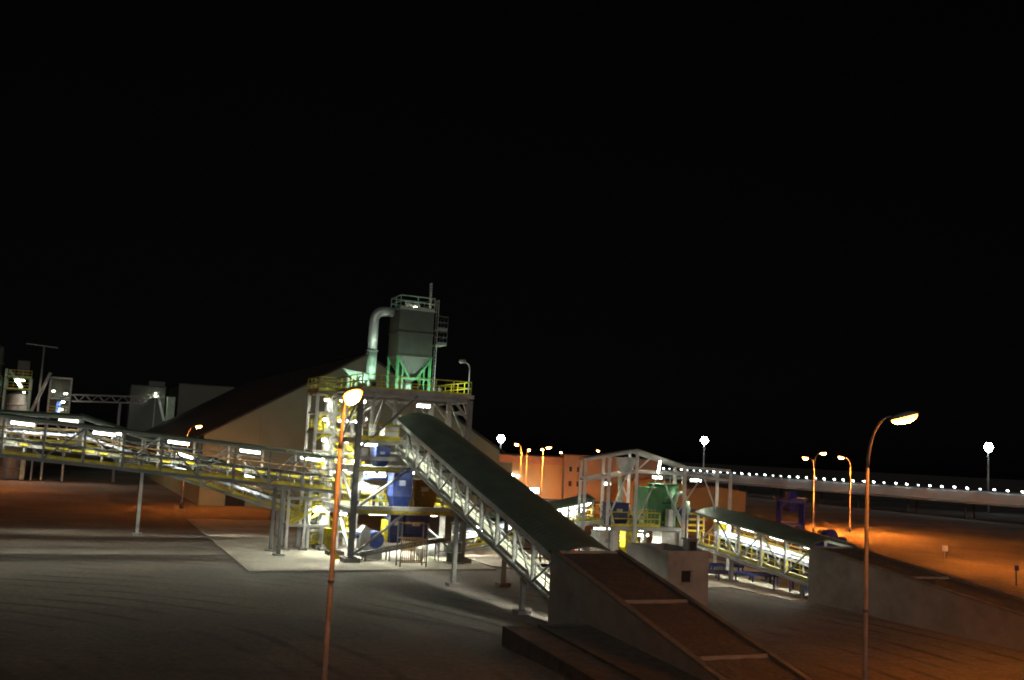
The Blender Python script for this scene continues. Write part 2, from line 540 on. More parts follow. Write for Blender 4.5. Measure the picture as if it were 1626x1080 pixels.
    if guard:
        n = nb * 3
        for i in range(n):
            if random.random() < 0.9:
                jz = random.uniform(-.06, .06)
                p0, p1 = P((i + .06) / n, c - hw * 1.5, 1.02 + jz), P((i + .94) / n, c - hw * 1.5, 1.02 + jz)
                g = bar(T, 'guard_panel', p0, p1, 0.03, 0.3, 'belt')
                bar(T, 'guard_mesh', lerp(p0, p1, .08) - lat * 0.03, lerp(p0, p1, random.choice((.92, .92, .8))) - lat * 0.03, 0.02, random.uniform(.12, .18), random.choice(('yellow', 'yellow', 'yellow', 'grating')), parent=g)
    bar(T, 'cable_tray', P(0, 0.93, H - 0.75), P(1, 0.93, H - 0.75), 0.3, 0.07, 'dark_steel')
    bar(T, 'water_pipe', P(0, 0.9, H - 1.1), P(1, 0.9, H - 1.1), 0.11, 0.11, 'red' if red else 'rust', 'cyl')
    for s_ in lights:
        lamp_tube(T, P(s_, lside, H - 0.24), ax, mname=lamp)
    for s_, a, spread in legs:
        top = P(s_, a, 0)
        base = Vector((top.x + spread[0], top.y + spread[1], 0.1))
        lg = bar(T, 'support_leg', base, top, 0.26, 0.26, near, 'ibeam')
        block(T, 'footing', (base.x - .4, base.y - .4, -0.05), (base.x + .4, base.y + .4, 0.22), 'conc', parent=lg)
    return T, P

X1 = -40.0
zb = lambda x: 4.85 - 0.0765 * x
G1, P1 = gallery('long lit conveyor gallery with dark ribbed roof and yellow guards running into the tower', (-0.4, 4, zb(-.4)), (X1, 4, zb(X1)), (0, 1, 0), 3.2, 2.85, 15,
        lights=[(0.4 + d) / 39.6 * 1.0 for d in (-.0 + 1.6, 6.3, 11.6, 16.8, 22.2, 27.5, 32.8)], rise=0.12, ov=0.25, lside=0.25, near='shaded_steel',
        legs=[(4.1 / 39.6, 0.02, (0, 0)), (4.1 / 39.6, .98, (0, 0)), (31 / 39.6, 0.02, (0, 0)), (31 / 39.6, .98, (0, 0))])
# second gallery behind it: level stretch, then sloping down to the tower foot
G2, P2 = gallery('yellow railed conveyor gallery sloping down behind the long gallery to the tower foot', (-18.8, 17.5, 7.35), (1.4, 17.5, 1.5), (0, 1, 0), 3.0, 2.55, 8,
        lights=(0.12, 0.42, 0.72), rise=0.25, guard=False, lamp='tube_dim', legs=[(5.2 / 20.2, 0.7, (0, 0)), (.86, 0.1, (0, 0)), (.86, 0.9, (0, 0))], lside=.3, roof='roof_green')
G2b, _ = gallery('level lit conveyor gallery stretch showing just above the long gallery roof', (-19.0, 17.5, 7.4), (-42.0, 17.5, 7.45), (0, 1, 0), 3.0, 2.5, 9,
        lights=(0.04, 0.18, 0.4, 0.66), rise=0.2, guard=False, lside=.15, legs=[(.3, .1, (0, 0)), (.3, .9, (0, 0)), (.85, .1, (0, 0)), (.85, .9, (0, 0))])
# main inclined gallery down to the near tunnel ramp
zg = lambda y: 8.35 + (y - 1.5) * 0.262
G3, P3 = gallery('steep inclined conveyor gallery with broad dark green roof and white chords', (3.55, 1.6, zg(1.6)), (3.55, -26.4, zg(-26.4)), (1, 0, 0), 3.8, 2.5, 11,
        lights=(0.06, 0.2, 0.33, 0.47, 0.6, 0.74, 0.87, 0.95), rise=0.62, red=True, guard=False, lside=.5, ov=.04, rail='steel', lamp='tube_dim',
        legs=[(24.2 / 28, 0.02, (0, 0)), (24.2 / 28, .98, (0, 0)), (13.5 / 28, .03, (0, 0)), (13.5 / 28, .97, (0, 0))])
# low gallery towards the far ramp
zh = lambda y: 2.15 + (y + 6.8) * 0.092
G4, P4 = gallery('low conveyor gallery with green roof leading into the far concrete ramp', (26.2, -6.8, zh(-6.8)), (26.2, -20.0, zh(-20)), (1, 0, 0), 3.6, 2.7, 5,
        lights=(0.1, 0.36, 0.62, 0.9), rise=0.45, guard=False, lside=.35, hood=True, lamp='tube_dim', legs=[(.33, .02, (0, 0)), (.33, .98, (0, 0)), (.93, .02, (0, 0)), (.93, .98, (0, 0))])
# gallery between the two towers
G5, P5 = gallery('brightly lit link conveyor gallery rising to the open steel frame', (10.4, 3.2, 0.55), (22.2, 3.2, 3.0), (0, 1, 0), 2.8, 2.1, 5,
        lights=(0.15, 0.4, 0.62, 0.8, 0.95), rise=0.3, guard=False, lside=.25, hood=True, legs=[(.55, .02, (0, 0)), (.55, .98, (0, 0))])

# ------------------------------------------------------------------ transfer tower
T = Thing('transfer_tower', 'tall open steel transfer tower with yellow railed deck and blue chutes', 'tower', (0, 0, 0.12))
TX, TY, DK = 8.9, 9.0, 13.0
for x in (0, TX):
    for y in (0, 4.6, TY):
        c = bar(T, 'column', (x, y, 0.5), (x, y, DK - 0.25), 0.38, 0.38, 'shaded_steel' if y == 0 else 'white_steel', 'ibeam')
        bar(T, 'base_plate', (x, y, 0.42), (x, y, 0.52), 0.8, 0.8, 'dark_steel', parent=c)
        MB().prism([(x - .62, y - .62, 0.08), (x + .62, y - .62, 0.08), (x + .62, y + .62, 0.08), (x - .62, y + .62, 0.08)], (0, 0, .36)).build(T, 'pedestal', 'conc', parent=c)
for z, ys in ((4.0, (0, 4.6, TY)), (7.15, (0, 4.6, TY)), (9.3, (0, 4.6, TY)), (DK - 0.15, (0, 4.6, TY))):
    for y in ys:
        if z == 9.3 and y == 0:
            bar(T, 'floor_beam', (.2, y, z - .15), (3.4, y, z - .15), .22, .34, 'steel', 'ibeam')
            continue
        if z == 7.15 and y == 0:
            bar(T, 'floor_beam', (.2, y, z - .15), (3.5, y, z - .15), .22, .36, 'steel', 'ibeam')
            bar(T, 'floor_beam', (.2, y, z + .7), (3.4, y, z + .7), .2, .3, 'steel', 'ibeam')
            continue
        bar(T, 'floor_beam', (.2, y, z - .15), (TX - .2, y, z - .15), .22, .4, 'steel', 'ibeam')
    for x in (0, TX):
        bar(T, 'floor_beam', (x, .2, z - .15), (x, TY - .2, z - .15), .22, .38, 'steel', 'ibeam')
for p, q in (((0.15, 0, .6), (4.0, 0, 3.75)), ((.2, 0, 4.1), (4.4, 0, 7.3)), ((.2, 0, 8.6), (4.5, 0, 12.8)), ((TX - .2, 0, .6), (5.6, 4.4, 3.7)),
             ((-.0, .2, 4.2), (0, 4.4, 7.0)), ((0, 4.5, 9.4), (0, .3, 12.7)), ((0, .3, .7), (0, 4.4, 3.8)), ((TX, .3, 9.4), (TX, 4.4, 12.7)),
             ((.3, TY, 9.4), (4.3, TY, 12.7)), ((TX - .3, TY, 9.4), (4.6, TY, 12.7)), ((.3, TY, 4.2), (4.3, TY, 7.0)), ((TX - .3, TY, 4.2), (4.6, TY, 7.0))):
    bar(T, 'diagonal_brace', p, q, 0.2, 0.2, 'shaded_steel' if p[1] == 0 else 'steel', 'cyl')
for x, y, sx, sy in ((0, 0, 1, 0), (TX, 0, -1, 0), (TX, 0, 0, 1), (0, 4.6, 1, 0), (TX, 4.6, -1, 0), (0, TY, 1, 0), (TX, TY, -1, 0)):
    bar(T, 'knee_brace', (x + sx * .15, y + sy * .15, DK - 1.7), (x + sx * 1.3, y + sy * 1.3, DK - .4), .16, .16, 'steel')
# inner hangers below the deck carry the hopper load
for x in (2.3, 4.2, 5.9):
    bar(T, 'inner_post', (x, 4.6, 9.4), (x, 4.6, DK - .35), .26, .26, 'steel', 'ibeam')
bar(T, 'inner_post', (2.3, 4.6, 9.4), (3.3, 4.6, DK - .35), .2, .2, 'steel', 'ibeam')
MB().box((-1.5, 7.6, DK), (-.02, 11.8, DK + .1)).box((-.02, -.15, DK), (TX + .1, 11.8, DK + .1)).build(T, 'top_deck', 'grating')
MB().box((-.25, -.22, DK - .16), (TX + .25, -.16, DK + .16)).build(T, 'deck_fascia', 'steel')
block(T, 'floor_plate', (.05, 1.2, 9.3), (3.3, TY, 9.36), 'grating')
block(T, 'floor_plate', (.05, .1, 7.15), (3.4, TY, 7.21), 'grating')
block(T, 'floor_plate', (7.6, 1.2, 7.15), (TX - .05, TY, 7.21), 'grating')
block(T, 'floor_plate', (.1, .25, 4.0), (TX - .1, TY, 4.08), 'grating')
block(T, 'floor_edge', (.2, -.25, 3.98), (7.6, .2, 4.28), 'white_steel')
block(T, 'kick_plate', (.2, -.3, 3.76), (7.7, -.255, 3.95), 'yellow')
block(T, 'kick_plate', (.1, -.18, 9.2), (3.4, -.14, 9.38), 'yellow')
block(T, 'kick_plate', (.1, -.2, 6.95), (3.5, -.16, 7.1), 'yellow')
railing(T, [(-1.45, 11.7, DK + .1), (-1.45, 7.65, DK + .1), (.0, 7.65, DK + .1), (0, -.1, DK + .1), (TX, -.1, DK + .1), (TX, 11.7, DK + .1), (-1.45, 11.7, DK + .1)])
railing(T, [(.1, TY - .1, 4.08), (TX - .1, TY - .1, 4.08), (TX - .1, .4, 4.08)])
railing(T, [(.15, .45, 4.08), (2.6, .45, 4.08)])
railing(T, [(5.6, .45, 4.08), (7.3, .45, 4.08)], 'ochre')
railing(T, [(.1, .05, 9.36), (3.2, .05, 9.36)])
railing(T, [(.1, TY - .1, 7.21), (3.2, TY - .1, 7.21)])
for p in ((2.66, 2, 6.75), (.9, 1.6, 6.75), (-.15, 2.2, 3.55), (.95, 2.2, 10.9), (5.6, 3.0, 3.6), (7.3, 2.4, 3.6), (6.4, 6.0, 6.8), (2.0, 6.5, 9.0), (3.2, 6.6, 3.6), (1.0, 7.2, 6.8), (6.9, 7.2, 3.6)):
    lamp_round(T, p, 0.26)
for p in ((1.6, -.12, 6.72), (1.2, 5.2, DK - .55), (6.8, 5.4, DK - .55), (1.6, 2.6, 9.0), (2.0, 4.0, 6.85), (5.2, 6.6, 3.75), (2.4, 1.6, 3.75)):
    lamp_tube(T, p, (1, 0, 0), 1.4, .22)  # the front tube is added to brighten the white floor edge
# conduits up the front column and across
for dx in (.26, .36):
    bar(T, 'conduit', (dx, .1, .7), (dx, .1, 9.1), .05, .05, 'white_steel', 'cyl')
bar(T, 'junction_box', (.35, .12, 10.2), (.35, .12, 11.0), .4, .2, 'white_steel')
bar(T, 'junction_box', (.4, .12, 6.0), (.4, .12, 6.9), .5, .2, 'white_steel')
bar(T, 'junction_box', (.5, .3, 7.9), (.5, .3, 8.6), .8, .2, 'white_steel')
for z in (10.35, 8.2):
    block(T, 'head_frame', (3.3, .3, z), (3.5, 4.4, z + .2), 'steel')

# pole lamp at the deck corner (off)
p = Thing('deck_lamp', 'unlit curved lamp on a pole at the deck corner', 'lamp', (TX - .1, 0.2, DK + .1))
MB().tube([(TX - .1, .2, DK + .1), (TX - .1, .2, DK + 2.3), (TX - .2, .2, DK + 2.6), (TX - .45, .2, DK + 2.75)], .05, 8).build(p, 'pole', 'galv', smooth=True)
MB().tube([(TX - .4, .2, DK + 2.74), (TX - .6, .2, DK + 2.86), (TX - .95, .2, DK + 2.8), (TX - 1.0, .2, DK + 2.72)], [.06, .17, .17, .08], 10).build(p, 'lamp_head', 'galv', smooth=True)
p = Thing('wall_lamp', 'small hooded lamp on a bracket below the deck at the outer column', 'lamp', (TX - .2, 0, 11.2))
MB().tube([(TX - .19, 0, 11.2), (TX - .5, 0, 11.55), (TX - .8, -.1, 11.6)], .05, 8).build(p, 'bracket', 'galv', smooth=True)
MB().tube([(TX - .75, -.1, 11.62), (TX - .9, -.1, 11.72), (TX - 1.3, -.1, 11.62)], [.07, .18, .1], 10).build(p, 'lamp_head', 'white_steel', smooth=True)

# blue transfer chutes and machines
def chute(label, lo, hi, taper, mname, name='transfer_chute', ribs=(0.35, 0.7), cat='chute', base_z=None):
    """flanged plate chute: upper box, tapered foot, stiffening ribs and an inspection door"""
    (a, b, c), (d, e, f) = lo, hi
    T = Thing(name, label, cat, ((a + d) / 2, (b + e) / 2, c))
    zm = c + (f - c) * .3
    MB().box((a, b, zm), (d, e, f)).build(T, 'upper_box', mname)
    t = taper
    MB().hexa([(a + t, b + t, c), (d - t, b + t, c), (d - t, e - t, c), (a + t, e - t, c), (a, b, zm), (d, b, zm), (d, e, zm), (a, e, zm)]).build(T, 'tapered_foot', mname)
    for r in (0.02,) + tuple(ribs) + (0.98,):
        z = zm + (f - zm) * r
        MB().box((a - .06, b - .06, z - .035), (d + .06, e + .06, z + .035)).build(T, 'stiffener', mname)
    w = d - a
    block(T, 'inspection_door', (a + w * .3, b - .09, zm + (f - zm) * .42), (a + w * .62, b - .001, zm + (f - zm) * .62), 'pale_blue' if 'blue' in mname else 'galv')
    return T
chute('tall bright blue transfer chute standing on the lower tower floor', (3.45, 1.4, 4.08), (5.0, 2.9, 7.0), .2, 'blue')
chute('dark navy hopper under the lower tower floor beside the tall chute', (4.6, 1.3, 1.55), (6.5, 3.0, 3.55), .15, 'navy', 'feed_hopper', cat='hopper')
chute('narrow navy chute leg hanging under the lower tower floor', (3.4, 1.4, 1.4), (4.45, 2.8, 3.7), .12, 'navy', 'chute_leg')
chute('small blue chute on the upper tower floor behind the yellow edge', (2.2, 2.4, 7.21), (3.3, 4.0, 8.8), .2, 'blue')
chute('white discharge hood at the gallery head on the upper tower floor', (2.3, .8, 9.36), (3.4, 2.0, 10.3), .12, 'white_steel', 'discharge_hood', cat='hood')
chute('ochre dust box on the tower floor below the sloping gallery', (5.5, 2.3, 4.08), (7.4, 4.2, 6.3), .15, 'ochre', 'dust_box', cat='box')
T = Thing('blower', 'lime green round blower on the upper tower floor', 'fan', (3.0, 1.2, 9.36))
bar(T, 'casing', (2.85, 1.05, 10.25), (2.85, 1.45, 10.25), .62, .62, 'lime', 'cyl')
bar(T, 'motor', (2.85, 1.46, 10.25), (2.85, 2.0, 10.25), .36, .36, 'blue', 'cyl')
block(T, 'stand', (2.6, 1.0, 9.36), (3.1, 1.9, 9.96), 'dark_steel')
# screen machine with white frame & pipes on the lower floor
T = Thing('vibrating_screen', 'white and blue vibrating screen machine on the lower tower floor', 'machine', (1.8, 2.6, 4.08))
MB().hexa([(.7, 2.0, 5.3), (2.9, 2.0, 4.8), (2.9, 4.0, 4.8), (.7, 4.0, 5.3), (.7, 2.0, 6.1), (2.9, 2.0, 5.6), (2.9, 4.0, 5.6), (.7, 4.0, 6.1)]).build(T, 'screen_box', 'white_steel')
for x in (.9, 2.7):
    for y in (2.1, 3.9):
        bar(T, 'leg', (x, y, 4.08), (x, y, 5.1), .16, .16, 'blue')
bar(T, 'drive_motor', (1.2, 1.6, 5.3), (1.2, 1.98, 5.3), .5, .5, 'pale_green', 'cyl')
MB().tube([(2.1, 1.9, 5.6), (2.3, 1.7, 5.2), (2.6, 1.6, 4.6), (2.75, 1.6, 4.1)], .13, 10).build(T, 'drain_pipe', 'pale_green', smooth=True)
bar(T, 'top_beam', (.6, 1.9, 6.35), (3.1, 1.9, 6.35), .18, .3, 'blue')
T = Thing('crusher', 'blue round crusher with white guard under the lower tower floor', 'machine', (2.4, 2.3, 0.12))
bar(T, 'drum', (2.4, 1.6, 1.6), (2.4, 3.0, 1.6), 1.3, 1.3, 'blue', 'cyl')
block(T, 'stand', (1.8, 1.7, .12), (3.0, 2.9, 1.1), 'white_steel')
MB().prism([(1.1, 1.5, .9), (1.9, 1.5, .9), (1.9, 1.5, 2.4), (1.5, 1.5, 2.7), (1.1, 1.5, 2.2)], (0, 1.0, 0)).build(T, 'belt_guard', 'white_steel')
bar(T, 'motor', (.5, 2.0, 1.9), (1.08, 2.0, 1.9), .55, .55, 'navy', 'cyl')
block(T, 'yellow_guard', (3.05, 1.7, 1.5), (3.35, 2.7, 3.1), 'yellow')
T = Thing('yellow_stair_guard', 'short yellow slanted chute on the slab beside the front column', 'chute', (-.8, 1.0, .12))
MB().hexa([(-1.6, 1.6, 1.2), (-1.0, 1.6, 1.2), (-1.0, 2.2, 1.2), (-1.6, 2.2, 1.2), (-1.6, 1.6, 2.4), (-.6, 1.6, 2.4), (-.6, 2.2, 2.4), (-1.6, 2.2, 2.4)]).build(T, 'upper_box', 'yellow')
MB().hexa([(-.6, 1.7, .12), (-.2, 1.7, .12), (-.2, 2.1, .12), (-.6, 2.1, .12), (-1.5, 1.7, 1.2), (-1.1, 1.7, 1.2), (-1.1, 2.1, 1.2), (-1.5, 2.1, 1.2)]).build(T, 'slanted_leg', 'yellow')
# dark belt feeder under the tower
T = Thing('belt_feeder', 'dark low inclined belt feeder at the tower foot', 'conveyor', (4, .9, .12))
for y in (.5, 1.3):
    bar(T, 'side_frame', (.9, y, .55), (7.6, y, 1.75), .1, .22, 'dark_steel')
    for x in (1.3, 3.2, 5.2, 7.2):
        bar(T, 'leg', (x, y, .12), (x, y, .55 + (x - .9) * .18 - .1), .09, .09, 'dark_steel')
bar(T, 'belt', (.9, .9, .72), (7.6, .9, 1.92), .66, .06, 'belt')
for x in (.9, 7.6):
    z = .62 + (x - .9) * .179
    bar(T, 'pulley', (x, .56, z), (x, 1.24, z), .3, .3, 'steel', 'cyl')
for i in range(9):
    x = 1.4 + i * .7
    z = .62 + (x - .9) * .179
    bar(T, 'idler_roller', (x, .56, z), (x, 1.24, z), .12, .12, 'galv', 'cyl')
# slatted cage on the slab edge
T = Thing('slatted_cage', 'rusty slatted cage frame with dark posts at the slab edge', 'cage', (3.9, -2.6, .12))
for x in (2.95, 4.95):
    for y in (-2.95, -2.0):
        bar(T, 'corner_post', (x, y, .12), (x, y, 3.3), .08, .08, 'dark_steel')
for i in range(12):
    x = 3.1 + i * .155
    bar(T, 'slat', (x, -2.93, .45), (x, -2.93, 2.15), .05, .03, 'ochre' if i % 3 else 'rust')
for z in (.45, 1.3, 2.15, 3.25):
    for y in (-2.97, -1.98):
        bar(T, 'rail', (2.95, y, z), (4.95, y, z), .05, .06, 'rust')
T = Thing('steel_drum_tank', 'grey upright drum tank beside the outer tower column', 'tank', (8.0, -.4, .12))
bar(T, 'shell', (8.05, -.6, .2), (8.05, -.6, 1.75), 1.15, 1.15, 'filter_grey', 'cyl')
for z in (.2, .95, 1.72):
    bar(T, 'hoop', (8.05, -.6, z - .03), (8.05, -.6, z + .03), 1.22, 1.22, 'steel', 'cyl')
bar(T, 'cap', (8.05, -.6, 1.76), (8.05, -.6, 1.86), .4, .4, 'steel', 'cyl')
block(T, 'plinth', (7.4, -1.2, .08), (8.7, 0.05, .2), 'conc')
# sacks / bits of spillage near the foot: bulk bags
for i, (x, y, mt, lb) in enumerate(((6.9, 3.6, 'white_steel', 'plump white bulk bag by the link gallery foot'), (7.9, 4.4, 'white_steel', 'tall white bulk bag behind the drum tank'), (1.6, 4.6, 'white_steel', 'white bulk bag beside the round crusher'))):
    T = Thing('bulk_bag', lb, 'bag', (x, y, .12))
    bm_ = MB()
    rg = [(0, .42), (.1, .5), (.5, .55 + .04 * i), (.85, .5), (1.0 + .2 * (i == 1), .3)]
    bm_.tube([(x + .02 * k, y, .12 + z) for k, (z, r) in enumerate(rg)], [r for z, r in rg], 12)
    bm_.build(T, 'sack', mt, smooth=True)
    MB().tube([(x - .2, y, 1.1), (x - .1, y, 1.45), (x + .1, y, 1.45), (x + .2, y, 1.1)], .03, 6).build(T, 'lifting_loop', 'blue', smooth=True)

# ------------------------------------------------------------------ stair tower
T = Thing('stair_tower', 'narrow steel stair tower with bright yellow flights behind the long gallery', 'stairs', (0, 10, .12))
SX = (-1.3, .25, 2.6)
for y in (8.5, 11.5):
    for x in SX:
        bar(T, 'column', (x, y, .12), (x, y, DK - .05), .24, .24, 'white_steel', 'ibeam')
lev = [.12 + 1.61 * i for i in range(9)]
for i, z in enumerate(lev):
    if i:
        for y in (8.5, 11.5):
            bar(T, 'ring_beam', (-1.3, y, z - .1), (2.6, y, z - .1), .12, .18, 'white_steel', 'ibeam')
        for x in (-1.3, 2.6):
            bar(T, 'ring_beam', (x, 8.6, z - .1), (x, 11.4, z - .1), .12, .18, 'white_steel', 'ibeam')
    if i == len(lev) - 1:
        break
    side = i % 2
    yy = 9.2 if side else 10.6
    xa, xb = (-.6, 1.9) if side == 0 else (1.9, -.6)
    fl = bar(T, 'stair_stringer', (xa, yy - .45, z + .1), (xb, yy - .45, z + 1.6), .05, .26, 'yellow')
    bar(T, 'stair_stringer', (xa, yy + .45, z + .1), (xb, yy + .45, z + 1.6), .05, .26, 'yellow')
    for k in range(8):
        t = (k + .5) / 8
        q = lerp((xa, yy, z + .1), (xb, yy, z + 1.6), t)
        block(T, 'tread', q - Vector((.13, .42, .02)), q + Vector((.13, .42, .02)), 'yellow')
    for s_ in (-.45, .45):
        railing(T, [(xa, yy + s_, z + .2), (xb, yy + s_, z + 1.7)], 'yellow', 1.0, 'stair_rail', 1.0, .06, toe=False)
    if i:
        xl = (-1.25, -.62) if side == 0 else (1.95, 2.55)
        block(T, 'landing', (xl[0], 8.55, z - .02), (xl[1], 11.45, z + .03), 'grating')
        xo = xl[0] + .05 if side == 0 else xl[1] - .05
        railing(T, [(xl[0] if side else xl[1], 8.6, z + .03), (xo, 8.6, z + .03), (xo, 11.4, z + .03)], 'yellow', 1.05, 'landing_rail', 1.0, .06)
        bar(T, 'gusset', (xo, 8.58, z - .75), (xo + (.9 if side == 0 else -.9), 8.58, z - .15), .06, .2, 'yellow')
for z in (12.75, 9.4, 11.1, 7.8):
    lamp_tube(T, (1.2, 9.0, z - .25), (1, 0, 0), 1.0, .18)
    lamp_round(T, (-.5, 8.75, z - .3), .15)  # both round lamps per level are added to brighten the yellow flights
    lamp_round(T, (2.2, 8.75, z - .3), .15)

# low white frame with yellow steps at the gallery foot
T = Thing('step_platform', 'small white framed platform with slanted yellow handrails at the gallery foot', 'platform', (-1.8, 8, .12))
for x, y in ((-3.2, 7.7), (-1.8, 7.7), (-3.2, 9.6), (-1.8, 9.6), (-.2, 7.7)):
    c = bar(T, 'leg', (x, y, .3), (x, y, 4.2 if x != -.2 else 2.2), .2, .2, 'white_steel', 'ibeam')
    block(T, 'footing', (x - .3, y - .3, .06), (x + .3, y + .3, .3), 'conc', parent=c)
bar(T, 'top_beam', (-3.4, 7.7, 4.25), (.1, 7.7, 4.25), .2, .25, 'white_steel', 'ibeam')
bar(T, 'cross_beam', (-3.2, 7.7, 2.1), (.2, 7.7, 2.1), .16, .2, 'white_steel', 'ibeam')
block(T, 'deck', (-3.2, 7.8, 2.02), (.2, 9.6, 2.1), 'grating')
for y in (7.9, 9.0):
    railing(T, [(-3.0, y, 2.1), (-1.2, y, 3.2)], 'yellow', 1.0, 'slanted_rail', .9, .08, toe=False)
    bar(T, 'stringer', (-3.0, y, 2.15), (-1.2, y, 3.25), .06, .25, 'yellow')
lamp_round(T, (-.6, 8.2, 3.6), .24)

# ------------------------------------------------------------------ dust filter on the deck
D0 = DK + .1
T = Thing('dust_filter', 'grey bag filter silo on green legs standing on the tower deck', 'silo', (4.95, 4, D0))
xa, xb, ya, yb = 3.55, 6.45, 2.8, 5.4
MB().box((xa, ya, 16.1), (xb, yb, 19.85)).build(T, 'housing', 'filter_grey')
MB().hexa([(4.75, 3.9, 14.0), (5.25, 3.9, 14.0), (5.25, 4.3, 14.0), (4.75, 4.3, 14.0), (xa, ya, 16.1), (xb, ya, 16.1), (xb, yb, 16.1), (xa, yb, 16.1)]).build(T, 'hopper', 'filter_grey')
for x in (xa + .08, xb - .08):
    for y in (ya + .08, yb - .08):
        bar(T, 'leg', (x, y, D0), (x, y, 16.1), .2, .2, 'green', 'ibeam')
    bar(T, 'leg', ((x * 2 + 4.95) / 3, ya + .08, D0), ((x * 2 + 4.95) / 3, ya + .08, 15.4), .12, .12, 'green')
for a, b_ in (((xa, ya, 16.0), (4.6, ya, 14.4)), ((xb, ya, 16.0), (5.3, ya, 14.4)), ((xa, ya, 14.3), (xb, ya, 14.3)), ((xa, yb, 16.0), (4.9, yb, 14.4)), ((xb, yb, 16), (5.0, yb, 14.4))):
    bar(T, 'leg_brace', a, b_, .12, .14, 'green')
for z in (16.15, 18.0, 19.8):
    MB().box((xa - .06, ya - .06, z - .05), (xb + .06, yb + .06, z + .05)).build(T, 'stiffener', 'filter_grey')
block(T, 'roof_plate', (xa - .1, ya - .1, 19.86), (xb + .1, yb + .1, 19.94), 'steel')
railing(T, [(xa, ya, 19.94), (xb, ya, 19.94), (xb, yb, 19.94), (xa, yb, 19.94), (xa, ya, 19.94)], 'pale_green', 1.05, step=1.6, th=.06)
bar(T, 'rotary_valve', (5, 4.1, 13.3), (5, 4.1, 14.02), .6, .6, 'pale_green', 'cyl')
lamp_round(T, (4.9, 3.2, 20.2), .18)
bar(T, 'lamp_post', (4.9, 3.2, 19.94), (4.9, 3.2, 20.06), .06, .06, 'galv')
block(T, 'vent_box', (4.2, 3.6, 19.95), (5.5, 4.6, 20.5), 'filter_grey')
# caged ladder with side landings
for y in (3.2, 3.7):
    bar(T, 'ladder_rail', (6.95, y, D0), (6.95, y, 21.0), .05, .05, 'steel')
for k in range(26):
    z = D0 + .3 * k + .3
    bar(T, 'rung', (6.95, 3.2, z), (6.95, 3.7, z), .03, .03, 'steel')
for z in (17.2, 18.4):
    block(T, 'ladder_landing', (6.7, 2.6, z), (7.6, 4.3, z + .06), 'grating')
    railing(T, [(6.72, 2.6, z + .06), (7.6, 2.6, z + .06), (7.6, 4.3, z + .06)], 'dark_steel', 1.1, step=.9, th=.05)
for y in (3.0, 3.3):
    bar(T, 'mast_rail', (6.2, y, 19.9), (6.12, y, 22.3), .05, .05, 'white_steel')
for k in range(9):
    z = 20.3 + .24 * k
    bar(T, 'mast_rung', (6.19, 2.98, z), (6.19, 3.32, z), .09, .06, 'white_steel')
T = Thing('exhaust_duct', 'round bent duct dropping from the filter top to the deck fan', 'duct', (1.75, 4, D0))
arc = [(1.78 + .8 * (1 - math.cos(t)), 4.0, 18.85 + .8 * math.sin(t)) for t in [math.pi / 2 * k / 8 for k in range(9)]]
MB().tube([(1.78, 4, 16.4)] + arc + [(3.35, 4, 19.65)], .38, 16).build(T, 'duct_bend', 'galv', smooth=True)
MB().tube([(1.78, 4, 14.1), (1.78, 4, 16.38)], .4, 16).build(T, 'lower_duct', 'pale_green', smooth=True)
bar(T, 'flange', (1.78, 4, 16.33), (1.78, 4, 16.45), .95, .95, 'steel', 'cyl')
bar(T, 'inspection_cap', (1.2, 3.85, 16.15), (1.42, 3.85, 16.15), .3, .3, 'dark', 'cyl')
T = Thing('deck_fan', 'pale fan with wedge shaped outlet on the tower deck', 'fan', (.9, 4, D0))
MB().prism([(-.6, 3.7, 14.75), (.9, 3.7, 14.55), (1.5, 3.7, 14.5), (1.5, 3.7, 13.95), (.8, 3.7, 13.75), (.2, 3.7, 14.0)], (0, .7, 0)).build(T, 'scroll', 'pale_green')
for x in (.0, .6, 1.6):
    bar(T, 'leg', (x, 4, D0), (x, 4, 14.05), .18, .18, 'pale_green')
bar(T, 'motor', (.9, 3.2, 13.9), (.9, 3.68, 13.9), .5, .5, 'pale_green', 'cyl')
for lb, p, aim in (('floodlight on the deck aimed along the outer railing', (6.8, 1.2, D0), (2.0, .6, .45)), ('floodlight on the deck aimed up at the round duct', (1.2, .9, D0), (.4, 3.1, 2.0)), ('floodlight on the deck aimed up at the filter legs', (5.0, .9, D0), (.0, 3.0, .5))):
    T = Thing('flood_light', lb, 'lamp', p)
    p, aim = Vector(p), Vector(aim).normalized()
    bar(T, 'bracket', p, p + Vector((0, 0, .3)), .08, .08, 'dark_steel')
    c = p + Vector((0, 0, .42))
    h_ = bar(T, 'housing', c - aim * .12, c + aim * .06, .34, .3, 'dark_steel')
    bar(T, 'lens', c + aim * .063, c + aim * .08, .28, .24, 'flood_up', parent=h_)

